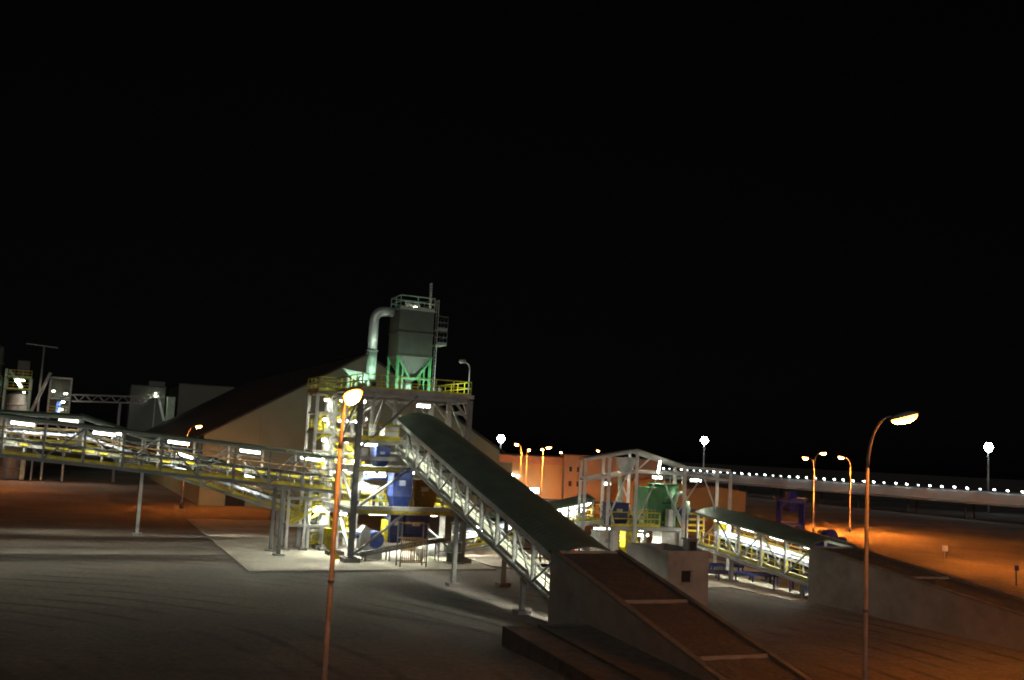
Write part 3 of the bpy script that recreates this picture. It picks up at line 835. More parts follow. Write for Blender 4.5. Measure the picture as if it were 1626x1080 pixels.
# ------------------------------------------------------------------ tunnel ramps
def ramp(label, x0, x1, ya, za, slope, yb, joints, depth=1.0, base=0.0):
    T = Thing('tunnel_ramp', label, 'ramp', ((x0 + x1) / 2, ya, 0))
    zt = lambda y: za + (y - ya) * slope
    for xs, nm in (((x0, x0 + .3), 'side_wall'), ((x1 - .3, x1), 'side_wall')):
        a, b_ = xs
        v = [(a, ya, -.3), (b_, ya, -.3), (b_, yb, -.3), (a, yb, -.3), (a, ya, zt(ya)), (b_, ya, zt(ya)), (b_, yb, zt(yb)), (a, yb, zt(yb))]
        MB().hexa(v).build(T, nm, 'conc')
        MB().hexa([(a - .02, ya, zt(ya) + .001), (b_ + .02, ya, zt(ya) + .001), (b_ + .02, yb, zt(yb) + .001), (a - .02, yb, zt(yb) + .001),
                   (a - .02, ya, zt(ya) + .12), (b_ + .02, ya, zt(ya) + .12), (b_ + .02, yb, zt(yb) + .12), (a - .02, yb, zt(yb) + .12)]).build(T, 'edge_beam', 'conc_edge')
    ys = [ya] + joints + [yb]
    for p, q in zip(ys, ys[1:]):
        n = 10
        b = MB()
        V = []
        for lay in (0, 1):
            for j in range(n + 1):
                y = p - .16 + (q - p + .32) * j / n if q < p else p
                for k in range(7):
                    x = x0 + .34 + (x1 - x0 - .68) * k / 6
                    V.append((x, y, zt(y) - .02 + (random.uniform(-.03, .03) if lay == 0 else -.5)))
        N = (n + 1) * 7
        Fc = []
        for j in range(n):
            for k in range(6):
                i = j * 7 + k
                Fc += [(i, i + 1, i + 8, i + 7), (N + i, N + i + 7, N + i + 8, N + i + 1)]
            for k in (0, 6):
                i = j * 7 + k
                Fc.append((i, i + 7, N + i + 7, N + i))
        for j in (0, n):
            for k in range(6):
                i = j * 7 + k
                Fc.append((i, N + i, N + i + 1, i + 1))
        b.add(V, Fc)
        b.build(T, 'fill_panel', 'fill')
    for y in joints:
        bar(T, 'cross_beam', (x0 + .29, y, zt(y) + .0), (x1 - .29, y, zt(y) - .01), .13, .16, 'conc_edge')
    bar(T, 'portal_lintel', (x0 + .3, ya - .12, zt(ya) - .1), (x1 - .3, ya - .12, zt(ya) - .1), .22, .3, 'conc')
    return T
RT = ramp('near concrete tunnel ramp with brown gravel roof below the steep gallery', 3.35, 7.55, -26.4, 3.85, .222, -46, [-33.3, -39.3])
MB().hexa([(-1.0, -31, 0), (3.33, -31, 0), (3.33, -46, 0), (-1.0, -46, 0), (-1.0, -31, .85), (3.33, -31, .85), (3.33, -46, .05), (-1.0, -46, .05)]).build(RT, 'earth_bank', 'bank_earth')
MB().hexa([(-1.2, -30.8, -.1), (-1.003, -30.8, -.1), (-1.003, -46, -.1), (-1.2, -46, -.1), (-1.2, -30.8, .9), (-1.003, -30.8, .9), (-1.003, -46, .1), (-1.2, -46, .1)]).build(RT, 'bank_wall', 'bank_earth')
MB().hexa([(-1.2, -30.99, -.1), (3.33, -30.99, -.1), (3.33, -30.8, -.1), (-1.2, -30.8, -.1), (-1.2, -30.99, .9), (3.33, -30.99, .9), (3.33, -30.8, .9), (-1.2, -30.8, .9)]).build(RT, 'bank_wall', 'bank_earth')
MB().hexa([(.5, -31, .5), (.8, -31, .5), (.8, -46, -.2), (.5, -46, -.2), (.5, -31, .97), (.8, -31, .97), (.8, -46, .2), (.5, -46, .2)]).build(RT, 'kerb', 'bank_earth')
ramp('far concrete tunnel ramp below the low gallery with dark gravel roof', 26.0, 29.9, -20.0, 3.6, .112, -50, [-28.4, -37.5, -44])

# ------------------------------------------------------------------ kiosk
T = Thing('concrete_kiosk', 'small concrete block hut with square window and open parapet roof', 'hut', (15.3, -19.3, 0))
x0, x1, y0, y1, zk = 13.85, 16.85, -21.5, -16.6, 3.4
wx0, wx1, wz0, wz1 = 14.85, 15.65, 1.45, 2.25
b = MB()
b.box((x0, y0, -.1), (wx0, y0 + .2, zk)).box((wx1, y0, -.1), (x1, y0 + .2, zk)).box((wx0, y0, -.1), (wx1, y0 + .2, wz0)).box((wx0, y0, wz1), (wx1, y0 + .2, zk))
b.build(T, 'front_wall', 'conc')
block(T, 'side_wall', (x0, y0 + .2, -.1), (x0 + .2, y1 - .2, zk), 'conc')
block(T, 'side_wall', (x1 - .2, y0 + .2, -.1), (x1, y1 - .2, zk), 'conc')
block(T, 'back_wall', (x0, y1 - .2, -.1), (x1, y1, zk), 'conc')
block(T, 'roof_slab', (x0 + .2, y0 + .2, 2.7), (x1 - .2, y1 - .2, 2.9), 'dark')
fr = MB()
for a, b_ in (((wx0, wz0), (wx0 + .06, wz1)), ((wx1 - .06, wz0), (wx1, wz1)), ((wx0 + .06, wz0), (wx1 - .06, wz0 + .06)), ((wx0 + .06, wz1 - .06), (wx1 - .06, wz1))):
    fr.box((a[0], y0 + .09, a[1]), (b_[0], y0 + .15, b_[1]))
f_ = fr.build(T, 'window_frame', 'conc_edge')
block(T, 'window_pane', (wx0 + .06, y0 + .11, wz0 + .06), (wx1 - .06, y0 + .13, wz1 - .06), 'glass', parent=f_)
block(T, 'window_sill', (wx0 - .06, y0 - .06, wz0 - .08), (wx1 + .06, y0 + .08, wz0 - .003), 'conc_edge')
T = Thing('roof_vent_box', 'small dark vent box on the concrete hut roof', 'vent', (16.2, -20.3, 2.9))
MB().box((15.9, -20.6, 2.9), (16.55, -20.0, 4.0)).build(T, 'casing', 'dark_steel')
block(T, 'louvre', (16.0, -20.64, 3.3), (16.45, -20.601, 3.9), 'dark')
block(T, 'cowl', (15.82, -20.7, 4.0), (16.63, -19.92, 4.08), 'dark_steel')

# ------------------------------------------------------------------ second tower: open steel frame
T = Thing('open_steel_frame', 'open grey steel frame with gabled canopy around a green filter vessel', 'frame', (12, 80.5, 0), plant=False)
FX = (6.36, 8.25, 10.43, 14.26, 17.87)
tops = dict(zip(FX, (8.55, 8.98, 9.45, 8.35, 8.28)))
ties = dict(zip(FX, (6.95, 7.35, 7.85, 7.82, 7.5)))
FY = (80.5, 85.5)
for y in FY:
    for x in FX:
        c = bar(T, 'column', (x, y, .1), (x, y, tops[x] - .1), .24, .24, 'white_steel', 'ibeam')
        block(T, 'footing', (x - .35, y - .35, -.05), (x + .35, y + .35, .3), 'conc', parent=c)
    for a, b_ in zip(FX, FX[1:]):
        bar(T, 'eave_beam', (a, y, tops[a]), (b_, y, tops[b_]), .18, .2, 'white_steel', 'ibeam')
        bar(T, 'tie_beam', (a, y, ties[a]), (b_, y, ties[b_]), .18, .2, 'white_steel', 'ibeam')
for x in FX:
    bar(T, 'cross_beam', (x, FY[0] + .15, tops[x]), (x, FY[1] - .15, tops[x]), .16, .2, 'white_steel', 'ibeam')
    bar(T, 'cross_beam', (x, FY[0] + .15, ties[x]), (x, FY[1] - .15, ties[x]), .16, .2, 'white_steel', 'ibeam')
for a, b_ in ((FX[0], FX[2]), (FX[2], FX[3])):
    ya_, yb_ = FY[0] - .25, FY[1] + .25
    MB().hexa([(a, ya_, tops[a] + .13), (b_, ya_, tops[b_] + .13), (b_, yb_, tops[b_] + .13), (a, yb_, tops[a] + .13),
               (a, ya_, tops[a] + .17), (b_, ya_, tops[b_] + .17), (b_, yb_, tops[b_] + .17), (a, yb_, tops[a] + .17)]).build(T, 'canopy_sheet', 'white_steel')
    for i in range(5):
        y = FY[0] + .3 + i * 1.1
        bar(T, 'purlin', (a, y, tops[a] + .06), (b_, y, tops[b_] + .06), .08, .12, 'white_steel')
YF = FY[0]
for p, q in (((15.6, 7.7), (13.5, 4.4)), ((15.75, 7.7), (17.0, 4.6)), ((9.65, 7.5), (8.35, 4.2)), ((12.1, 7.6), (10.7, 4.2)), ((12.6, 7.2), (14.1, 4.0)), ((8.3, 5.4), (9.0, 2.8)), ((11.5, 9.0), (10.6, 8.1))):
    bar(T, 'diagonal_brace', (p[0], YF, p[1]), (q[0], YF, q[1]), .13, .13, 'white_steel', 'cyl')
bar(T, 'diagonal_brace', (9.6, FY[1], 7.4), (11.1, FY[1], 3.6), .14, .14, 'white_steel', 'cyl')
MB().hexa([(9.4, 82.4, 7.7), (10.2, 82.4, 7.7), (10.2, 83.2, 7.7), (9.4, 83.2, 7.7), (8.9, 82.0, 8.9), (10.7, 82.0, 8.9), (10.7, 83.6, 8.9), (8.9, 83.6, 8.9)]).build(T, 'canopy_hopper', 'white_steel')
c = bar(T, 'hanging_lamp', (12.06, YF - .1, 7.8), (12.2, YF - .1, 8.8), .4, .16, 'white_steel')
bar(T, 'lamp_glass', (12.06, YF - .26, 7.82), (12.2, YF - .26, 8.78), .36, .14, 'tube', parent=c)
for p, L_ in (((8.2, 81.0, 6.9), .5), ((12.6, 84.0, 7.55), .8), ((10.4, 83.6, 8.9), 1.2), ((15.6, 83.0, 7.5), .9)):
    lamp_tube(T, p, (1, 0, 0), L_, .18)  # two of these tubes are added to brighten the frame and vessel
T = Thing('process_platform', 'raised platform with yellow rails inside the open steel frame', 'platform', (22.5, -3, .1))
for x in (19.4, 22.5, 25.8):
    for y in (-4.9, .8):
        bar(T, 'leg', (x, y, .1), (x, y, 3.2), .22, .22, 'steel', 'ibeam')
for y in (-4.9, .8):
    bar(T, 'floor_beam', (19.3, y, 3.33), (26.0, y, 3.33), .2, .25, 'steel', 'ibeam')
block(T, 'floor_plate', (19.3, -5.0, 3.46), (25.9, 1.0, 3.52), 'grating')
railing(T, [(19.4, -4.95, 3.52), (23.8, -4.95, 3.52)])
railing(T, [(19.4, .9, 3.52), (25.9, .9, 3.52)])
railing(T, [(22.6, -3.9, 3.52), (24.0, -3.9, 3.52)], 'yellow', 1.3, step=.35)
for z in (3.3, 3.75, 4.2, 4.65):
    bar(T, 'guard_rail', (26.5, -5.0, z), (28.1, -5.0, z), .07, .16, 'yellow')
for x in (26.5, 28.1):
    bar(T, 'guard_post', (x, -4.9, .1), (x, -4.9, 4.8), .09, .09, 'white_steel')
for p in ((22.3, -4.5, 2.9), (22.9, -4.4, 2.9), (20.2, -4.0, 2.9), (24.6, -1.0, 3.0)):
    lamp_round(T, p, .24)
for p, L_ in (((20.8, -1.0, 3.1), 1.5), ((25.2, -4.2, 3.0), 1.5)):
    lamp_tube(T, p, (1, 0, 0), L_, .2)
# green vessel
T = Thing('green_filter', 'green filter vessel with louvred side on the steel frame floor', 'tank', (25.2, -2.6, 3.5))
block(T, 'louvre_box', (23.3, -3.9, 3.75), (24.7, -1.6, 6.6), 'green')
for k in range(12):
    block(T, 'louvre', (23.35, -3.97, 3.95 + k * .215), (24.65, -3.905, 4.06 + k * .215), 'green')
bar(T, 'vessel', (25.5, -2.7, 3.9), (25.5, -2.7, 6.85), 2.5, 2.5, 'green', 'cyl')
for z in (3.95, 5.4, 6.85):
    bar(T, 'flange', (25.5, -2.7, z - .06), (25.5, -2.7, z + .06), 2.66, 2.66, 'green', 'cyl')
for dx in (-.8, .8):
    bar(T, 'leg', (25.5 + dx, -3.5, 3.52), (25.5 + dx, -3.5, 4.2), .16, .16, 'green')
block(T, 'base_skid', (23.3, -3.9, 3.52), (25.4, -1.4, 3.75), 'green')
railing(T, [(24.3, -3.8, 6.95), (26.6, -3.8, 6.95)], 'pale_green', .9, step=.6, th=.06, toe=False)
T = Thing('elbow_duct', 'pale bent duct with cross stays in front of the green vessel', 'duct', (25.8, -4.3, 3.5))
MB().tube([(25.35, -4.5, 3.55), (25.35, -4.5, 5.2), (25.6, -4.5, 6.0), (25.85, -4.5, 6.3), (26.2, -4.5, 6.2), (26.6, -4.4, 5.75)], .2, 12).build(T, 'duct', 'pale_green', smooth=True)
MB().tube([(26.7, -4.4, 5.6), (26.8, -4.4, 5.0), (26.75, -4.4, 4.6)], .24, 12).build(T, 'drop_leg', 'pale_green', smooth=True)
for p, q in (((24.6, -4.6, 6.5), (26.2, -4.6, 4.0)), ((25.2, -4.7, 5.2), (24.6, -4.6, 3.6)), ((25.4, -4.7, 4.8), (26.1, -4.6, 3.6))):
    bar(T, 'stay', p, q, .09, .09, 'pale_green')
block(T, 'motor_block', (24.75, -4.8, 3.55), (25.15, -4.3, 4.9), 'white_steel')
chute('navy blue bin with white feed pipe on the steel frame floor', (19.7, -4.3, 3.52), (21.3, -2.9, 5.3), .15, 'navy', 'feed_bin', cat='bin')
T = Thing('feed_pipe', 'white upright pipe entering the navy bin', 'pipe', (20.9, -3.6, 5.3))
MB().tube([(20.9, -3.6, 5.33), (20.9, -3.6, 6.3), (20.75, -3.6, 7.3)], .19, 10).build(T, 'pipe', 'pale_green', smooth=True)
bar(T, 'collar', (20.9, -3.6, 5.34), (20.9, -3.6, 5.44), .55, .55, 'white_steel', 'cyl')
chute('small blue drive box beside the green vessel', (26.2, -4.4, 3.9), (27.2, -3.4, 5.0), .1, 'blue', 'drive_box', cat='box')
chute('white slanted discharge chute under the steel frame floor', (24.3, -4.6, 1.0), (26.3, -3.2, 3.1), .4, 'white_steel', 'discharge_chute')
chute('yellow chute under the steel frame floor by its lamps', (20.9, -4.7, 1.3), (22.0, -3.8, 3.1), .2, 'yellow', 'yellow_chute')
chute('grey belt head box under the steel frame floor', (18.6, -4.6, .9), (20.3, -3.2, 3.1), .2, 'white_steel', 'head_box')
T = Thing('yellow_slide', 'bright yellow inclined slide chute at the low gallery entrance', 'chute', (28.5, -6.2, 2.2))
MB().hexa([(29.1, -6.6, 2.5), (30.0, -6.6, 2.5), (30.0, -6.0, 2.5), (29.1, -6.0, 2.5), (28.0, -6.6, 4.6), (28.5, -6.6, 4.6), (28.5, -6.0, 4.6), (28.0, -6.0, 4.6)]).build(T, 'trough', 'yellow')
bar(T, 'side_lip', (29.1, -6.64, 2.55), (28.0, -6.64, 4.65), .06, .14, 'yellow')
bar(T, 'side_lip', (30.0, -6.64, 2.55), (28.5, -6.64, 4.65), .06, .14, 'yellow')
bar(T, 'leg', (29.5, -6.3, .1), (29.5, -6.3, 2.5), .12, .12, 'yellow')
# steel sections lying under the low gallery
def section(label, p0, p1, w, mname, h=.75):
    p0, p1 = Vector(p0), Vector(p1)
    T = Thing('conveyor_section', label, 'steel section', ((p0 + p1) / 2).to_tuple()[:2] + (.1,))
    d = (p1 - p0).normalized()
    sd = Vector((-d.y, d.x, 0)) * w / 2
    up = Vector((0, 0, 1))
    n = max(3, int((p1 - p0).length / 1.1))
    for s_ in (-1, 1):
        bar(T, 'side_rail', p0 + sd * s_ + up * h, p1 + sd * s_ + up * h, .12, .18, mname)
    for i in range(n + 1):
        q = lerp(p0, p1, (i + .1) / (n + .2))
        bar(T, 'cross_bar', q - sd * .95 + up * (h + .02), q + sd * .95 + up * (h + .02), .12, .1, mname)
        for s_ in (-1, 1):
            bar(T, 'leg', q + sd * s_, q + sd * s_ + up * (h - .09), .1, .1, mname)
section('long navy blue conveyor section on short legs under the low gallery', (24.6, -9.4, .1), (29.4, -11.8, .1), 1.3, 'navy', .55)
section('short navy blue section standing by the far ramp', (27.2, -15.0, .1), (29.6, -17.6, .1), 1.6, 'navy', 1.0)
section('navy blue section lying beyond the hut', (26.4, -4.2, .1), (31.2, -6.0, .1), 1.1, 'blue', .5)
T = Thing('blue_motor', 'bright blue motor among the navy sections', 'motor', (28.4, -15.3, 1.0))
bar(T, 'body', (28.0, -15.2, 1.42), (28.8, -15.6, 1.42), .55, .55, 'blue', 'cyl')
block(T, 'foot', (28.1, -15.7, 1.1), (28.7, -15.1, 1.2), 'blue')

# ------------------------------------------------------------------ storage shed
T = Thing('storage_shed', 'huge pitched storage shed with olive grey ribbed gable behind the tower', 'warehouse', (17.3, 60, 0))
XL, XR, XM, ZE, ZA, Y0, Y1 = -3.4, 38.0, 17.3, 8.9, 21.0, 60, 149
MB().prism([(XL, Y0, -.1), (XR, Y0, -.1), (XR, Y0, ZE), (XM, Y0, ZA), (XL, Y0, ZE)], (0, .3, 0)).build(T, 'gable_wall', 'shed_wall')
MB().prism([(XL, Y1 - .3, -.1), (XR, Y1 - .3, -.1), (XR, Y1 - .3, ZE), (XM, Y1 - .3, ZA), (XL, Y1 - .3, ZE)], (0, .3, 0)).build(T, 'gable_wall', 'shed_wall')
block(T, 'side_wall', (XL, Y0 + .3, -.1), (XL + .3, Y1 - .3, ZE), 'shed_wall')
block(T, 'side_wall', (XR - .3, Y0 + .3, -.1), (XR, Y1 - .3, ZE), 'shed_wall')
sl = (ZA - ZE) / (XM - XL)
for sgn, xe in ((-1, XL - .8), (1, XR + .8)):
    ze = ZA - sl * abs(xe - XM)
    v = [(xe, Y0 - .35, ze + .02), (XM, Y0 - .35, ZA + .02), (XM, Y1 + .5, ZA + .02), (xe, Y1 + .5, ze + .02)]
    MB().hexa(v + [(a, b_, c + .25) for a, b_, c in v]).build(T, 'roof_slope', 'shed_roof')
bar(T, 'ridge_cap', (XM, Y0 - .4, ZA + .3), (XM, Y1 + .5, ZA + .3), .7, .12, 'shed_roof')
block(T, 'door', (-.1, Y0 - .06, 0), (2.4, Y0 - .002, 1.9), 'dark')
block(T, 'lean_to', (XR + .003, Y0 + 1, -.1), (XR + 2.6, Y0 + 20, 7.2), 'shed_wall')
for k in range(7):
    block(T, 'cladding_trim', (XL + .2 + k * 6.7, Y0 - .05, .0), (XL + .32 + k * 6.7, Y0 - .002, min(ZE + sl * 1.0 + 1e-3 + max(0, (XM - XL) - abs(XL + .26 + k * 6.7 - XM)) * sl - 1.2, ZA)), 'shed_wall')

# ------------------------------------------------------------------ far plant on the left
def building(label, x0, x1, y0, y1, h, mname, roofmat='shed_roof', wins=(), plant=True, name='building', cat='building', fascia=None, gable=None, parapet=True):
    T = Thing(name, label, cat, ((x0 + x1) / 2, y0, 0), plant=plant)
    b = MB()
    if gable:
        b.prism([(x0, y0, -.1), (x1, y0, -.1), (x1, y0, h), ((x0 + x1) / 2, y0, h + gable), (x0, y0, h)], (0, y1 - y0, 0))
    else:
        b.box((x0, y0, -.1), (x1, y1, h))
    w_ = b.build(T, 'wall', mname)
    if gable:
        xm = (x0 + x1) / 2
        for xe in (x0 - .2, x1 + .2):
            v = [(xe, y0 - .2, h + .0), (xm, y0 - .2, h + gable + .02), (xm, y1 + .2, h + gable + .02), (xe, y1 + .2, h + .0)]
            MB().hexa(v + [(a, b_, c + .15) for a, b_, c in v]).build(T, 'roof', roofmat)
    else:
        block(T, 'roof', (x0 - .15, y0 - .15, h + .002), (x1 + .15, y1 + .15, h + .2), roofmat)
    if fascia:
        block(T, 'fascia', (x0 - .1, y0 - .12, h - fascia), (x1 + .1, y0 - .002, h - .01), 'fascia')
    for (a, z, ww, hh) in wins:
        f = MB()
        t = .07
        for q in (((a, z), (a + t, z + hh)), ((a + ww - t, z), (a + ww, z + hh)), ((a + t, z), (a + ww - t, z + t)), ((a + t, z + hh - t), (a + ww - t, z + hh))):
            f.box((q[0][0], y0 - .06, q[0][1]), (q[1][0], y0 - .003, q[1][1]))
        fo = f.build(T, 'window_frame', 'conc')
        block(T, 'window_pane', (a + t, y0 - .03, z + t), (a + ww - t, y0 - .004, z + hh - t), 'glass', parent=fo)
    return T
bb = building('tall dim grey process block behind the shed roof', -6.2, 1.2, 165, 172, 19.0, 'far_cladding', name='process_block')
block(bb, 'upper_storey', (-2.4, 166, 19.2), (1.0, 171, 20.3), 'far_cladding')
T = Thing('outside_stair', 'lit outside stair on the dim process block', 'stairs', (0.2, 164.4, 0))
bar(T, 'stringer', (-.4, 164.5, 17.0), (1.3, 164.5, 11.5), .5, .5, 'white_steel')
railing(T, [(-1.4, 164.6, 16.4), (-.3, 164.6, 16.8)], 'white_steel', 1.0)
block(T, 'landing', (-1.6, 164.1, 16.6), (-.2, 164.95, 16.75), 'white_steel')
bar(T, 'prop', (-.9, 164.5, 0), (-.9, 164.5, 16.6), .2, .2, 'steel')
lamp_round(T, (-1.0, 164.0, 17.6), .2)
building('pale green squat tank block next to the dim process block', 1.6, 3.2, 163, 166, 16.9, 'pale_green', name='tank_block')
building('wide dim grey hall with flat roof above the shed roof', 4.3, 16.6, 168, 190, 20.2, 'far_cladding', name='process_hall')
# silo group far left
def silo(label, x, y, r, h, mname):
    T = Thing('storage_silo', label, 'silo', (x, y, 0))
    bar(T, 'shell', (x, y, 0), (x, y, h), 2 * r, 2 * r, mname, 'cyl')
    MB().tube([(x, y, h + .001), (x, y, h + r * .35)], [r, r * .25], 16).build(T, 'cone_roof', mname)
    for k in range(4):
        bar(T, 'hoop', (x, y, h * (k + .5) / 4 - .08), (x, y, h * (k + .5) / 4 + .08), 2 * r + .14, 2 * r + .14, 'steel', 'cyl')
    return T
silo('wide dim storage silo at the far left edge', -32.2, 112, 2.8, 21.5, 'far_cladding')
silo('short grey silo below the lit platform at the far left', -26.9, 114, 1.7, 14.0, 'conc')
T = Thing('silo_platform', 'green lit steel platform frame above the short grey silo', 'platform', (-27, 111, 0))
for x in (-28.9, -25.2):
    for y in (110, 117):
        bar(T, 'column', (x, y, 0), (x, y, 18.0 if x < -28 else 16.8), .35, .35, 'pale_green', 'ibeam')
for z in (14.6, 16.6):
    block(T, 'deck', (-29.1, 109.8, z), (-25.0, 117.2, z + .15), 'green')
railing(T, [(-29, 109.9, 16.75), (-25.1, 109.9, 16.75)], 'yellow')
railing(T, [(-29, 109.9, 14.75), (-25.1, 109.9, 14.75)], 'yellow')
bar(T, 'chute', (-28.5, 111, 17.8), (-26.4, 111, 15.0), .5, .5, 'pale_green')
lamp_tube(T, (-26.8, 110.6, 16.4), (1, 0, 0), 1.4, .3, 'flood')
lamp_round(T, (-26.0, 111, 14.4), .2, 'tube')
block(T, 'filter_unit', (-27.4, 112, 16.76), (-25.6, 114, 19.6), 'filter_grey')
T = Thing('pipe_mast', 'thin dark mast with cross arm at the far left', 'mast', (-23.7, 112, 0))
bar(T, 'pole', (-23.7, 112, 0), (-23.7, 112, 22.4), .35, .35, 'dark_steel', 'cyl')
bar(T, 'cross_arm', (-26.5, 112, 22.5), (-21.6, 112, 22.2), .25, .2, 'dark_steel')
T = Thing('inclined_pipe', 'grey inclined pipe leaning between silo and small tower', 'pipe', (-24, 109, 0))
bar(T, 'pipe', (-25.4, 109, 9.0), (-22.3, 109, 17.8), .55, .55, 'steel', 'cyl')
for k in (.2, .55):
    q = lerp((-25.4, 109, 9.0), (-22.3, 109, 17.8), k)
    bar(T, 'prop', (q.x, 109, 0), (q.x, 109, q.z - .3), .2, .2, 'steel')
T = Thing('small_transfer_tower', 'small far transfer tower with white lamps and a blue chute', 'tower', (-20.7, 112, 0))
for x in (-22.2, -19.0):
    for y in (110, 114):
        bar(T, 'column', (x, y, 0), (x, y, 17.0), .28, .28, 'steel', 'ibeam')
for z in (11.0, 13.5, 17.0):
    block(T, 'floor_plate', (-22.3, 109.9, z), (-18.9, 114.1, z + .2), 'steel')
block(T, 'back_sheet', (-22.1, 113.6, 11.3), (-19.1, 113.7, 16.9), 'filter_grey')
block(T, 'blue_chute', (-21.0, 110.4, 11.3), (-20.3, 111.4, 13.2), 'blue')
railing(T, [(-22.1, 110, 11.2), (-19.1, 110, 11.2)])
for p in ((-21.6, 110.3, 14.9), (-19.7, 110.2, 14.6), (-20.0, 110.2, 13.2), (-20.2, 110.2, 11.9)):
    lamp_round(T, p, .26, 'flood')
T = Thing('pipe_bridge', 'dim horizontal truss bridge between small tower and process block', 'bridge', (-14, 112, 0))
for y in (111, 113):
    bar(T, 'chord', (-18.8, y, 14.5), (-6.5, y, 14.9), .2, .2, 'dark_steel')
    bar(T, 'chord', (-18.8, y, 13.4), (-6.5, y, 13.8), .2, .2, 'dark_steel')
    for k in range(12):
        x = -18.6 + k
        z = 13.45 + (x + 18.8) * .0325
        bar(T, 'lattice', (x, y, z + (0 if k % 2 else 1.1)), (x + 1, y, z + (1.1 if k % 2 else 0)), .09, .09, 'dark_steel')
for y in (111, 113):
    bar(T, 'trestle_leg', (-11, y, 0), (-11, y, 13.6), .3, .3, 'dark_steel')

# ------------------------------------------------------------------ far buildings behind, built in world axes
wins = [(12.3 + dx, z, .75, 1.15) for z in (2.6, 5.4) for dx in (0, 1.5)]
building('cream flat roofed building lit orange by street lamps', -1.6, 11.3, 200, 215, 7.9, 'render_cream', 'fascia', plant=False, fascia=1.3, cat='building', name='office_building')
building('grey brown building with small dark windows beside the orange one', 11.5, 30.0, 197, 214, 8.6, 'render_brown', 'shed_roof', wins=wins, plant=False, name='workshop_building')
building('low orange lit gabled hut behind the green vessel', 21.6, 33.0, 184, 194, 4.3, 'render_cream', 'fascia', plant=False, gable=.8, name='store_building')
building('low tan hall with shallow gable near the long bridge conveyor', 33.2, 44.4, 187, 198, 3.5, 'render_cream', 'fascia', plant=False, gable=.7, name='garage_building')
for i, (x, z, lb) in enumerate(((1.6, 4.2, 'small white wall lamp high on the orange lit building'), (2.6, 4.0, 'round white wall lamp on the orange lit building'))):
    T = Thing('wall_light', lb, 'lamp', (x, 199.8, z), plant=False)
    block(T, 'backplate', (x - .2, 199.9, z - .2), (x + .2, 199.99, z + .2), 'galv')
    bar(T, 'bulb', (x, 199.5, z), (x, 199.89, z), .4, .4, 'belt_lamp', 'cyl')
for i in range(4):
    x = 4.6 + i * .62
    T = Thing('bollard_light', 'low white glowing post light before the orange lit building', 'lamp', (x, 196, 0), group='post lights before the orange building', plant=False)
    bar(T, 'post', (x, 196, 0), (x, 196, 1.1), .22, .22, 'galv', 'cyl')
    bar(T, 'lantern', (x, 196, 1.1), (x, 196, 2.0), .36, .36, 'belt_lamp', 'cyl')

# ------------------------------------------------------------------ long overland conveyor with belt lamps
T = Thing('overland_conveyor', 'long pale covered conveyor bridge carrying a row of small lamps', 'conveyor', (150, 120, 0))
CX, CY0, CY1 = 150.0, 40.0, 230.0
MB().hexa([(CX - 1.3, CY0, 3.6), (CX + 1.6, CY0, 3.6), (CX + 1.6, CY1, 3.2), (CX - 1.3, CY1, 3.2), (CX - 1.5, CY0, 5.6), (CX + 1.6, CY0, 5.9), (CX + 1.6, CY1, 5.4), (CX - 1.5, CY1, 5.1)]).build(T, 'cover', 'pale_sheet')
MB().hexa([(CX - 2.4, CY0, 3.2), (CX + 1.6, CY0, 3.2), (CX + 1.6, CY1, 2.8), (CX - 2.4, CY1, 2.8), (CX - 2.4, CY0, 3.5), (CX + 1.6, CY0, 3.5), (CX + 1.6, CY1, 3.1), (CX - 2.4, CY1, 3.1)]).build(T, 'walkway', 'pale_sheet')
for i in range(13):
    y = CY0 + 6 + i * 15
    for x in (CX - 1.2, CX + 1.2):
        bar(T, 'trestle_leg', (x, y, 0), (x, y, 3.0), .3, .3, 'dark_steel')
for i in range(58):
    y = CY0 + 3 + i * 3.2
    zt_ = 6.2 - (y - CY0) / 190 * .45
    zt_ += random.uniform(-.05, .05)
    y += random.uniform(-.15, .15)
    lp = bar(T, 'lamp_bracket', (CX - 1.5, y, zt_ - .9), (CX - 1.6, y, zt_ + .05), .08, .08, 'galv')
    bar(T, 'lamp_head', (CX - 1.6, y, zt_ + .05), (CX - 1.95, y, zt_ + .15), .24, .17, 'belt_lamp_dim' if random.random() < .3 else 'belt_lamp', parent=lp)

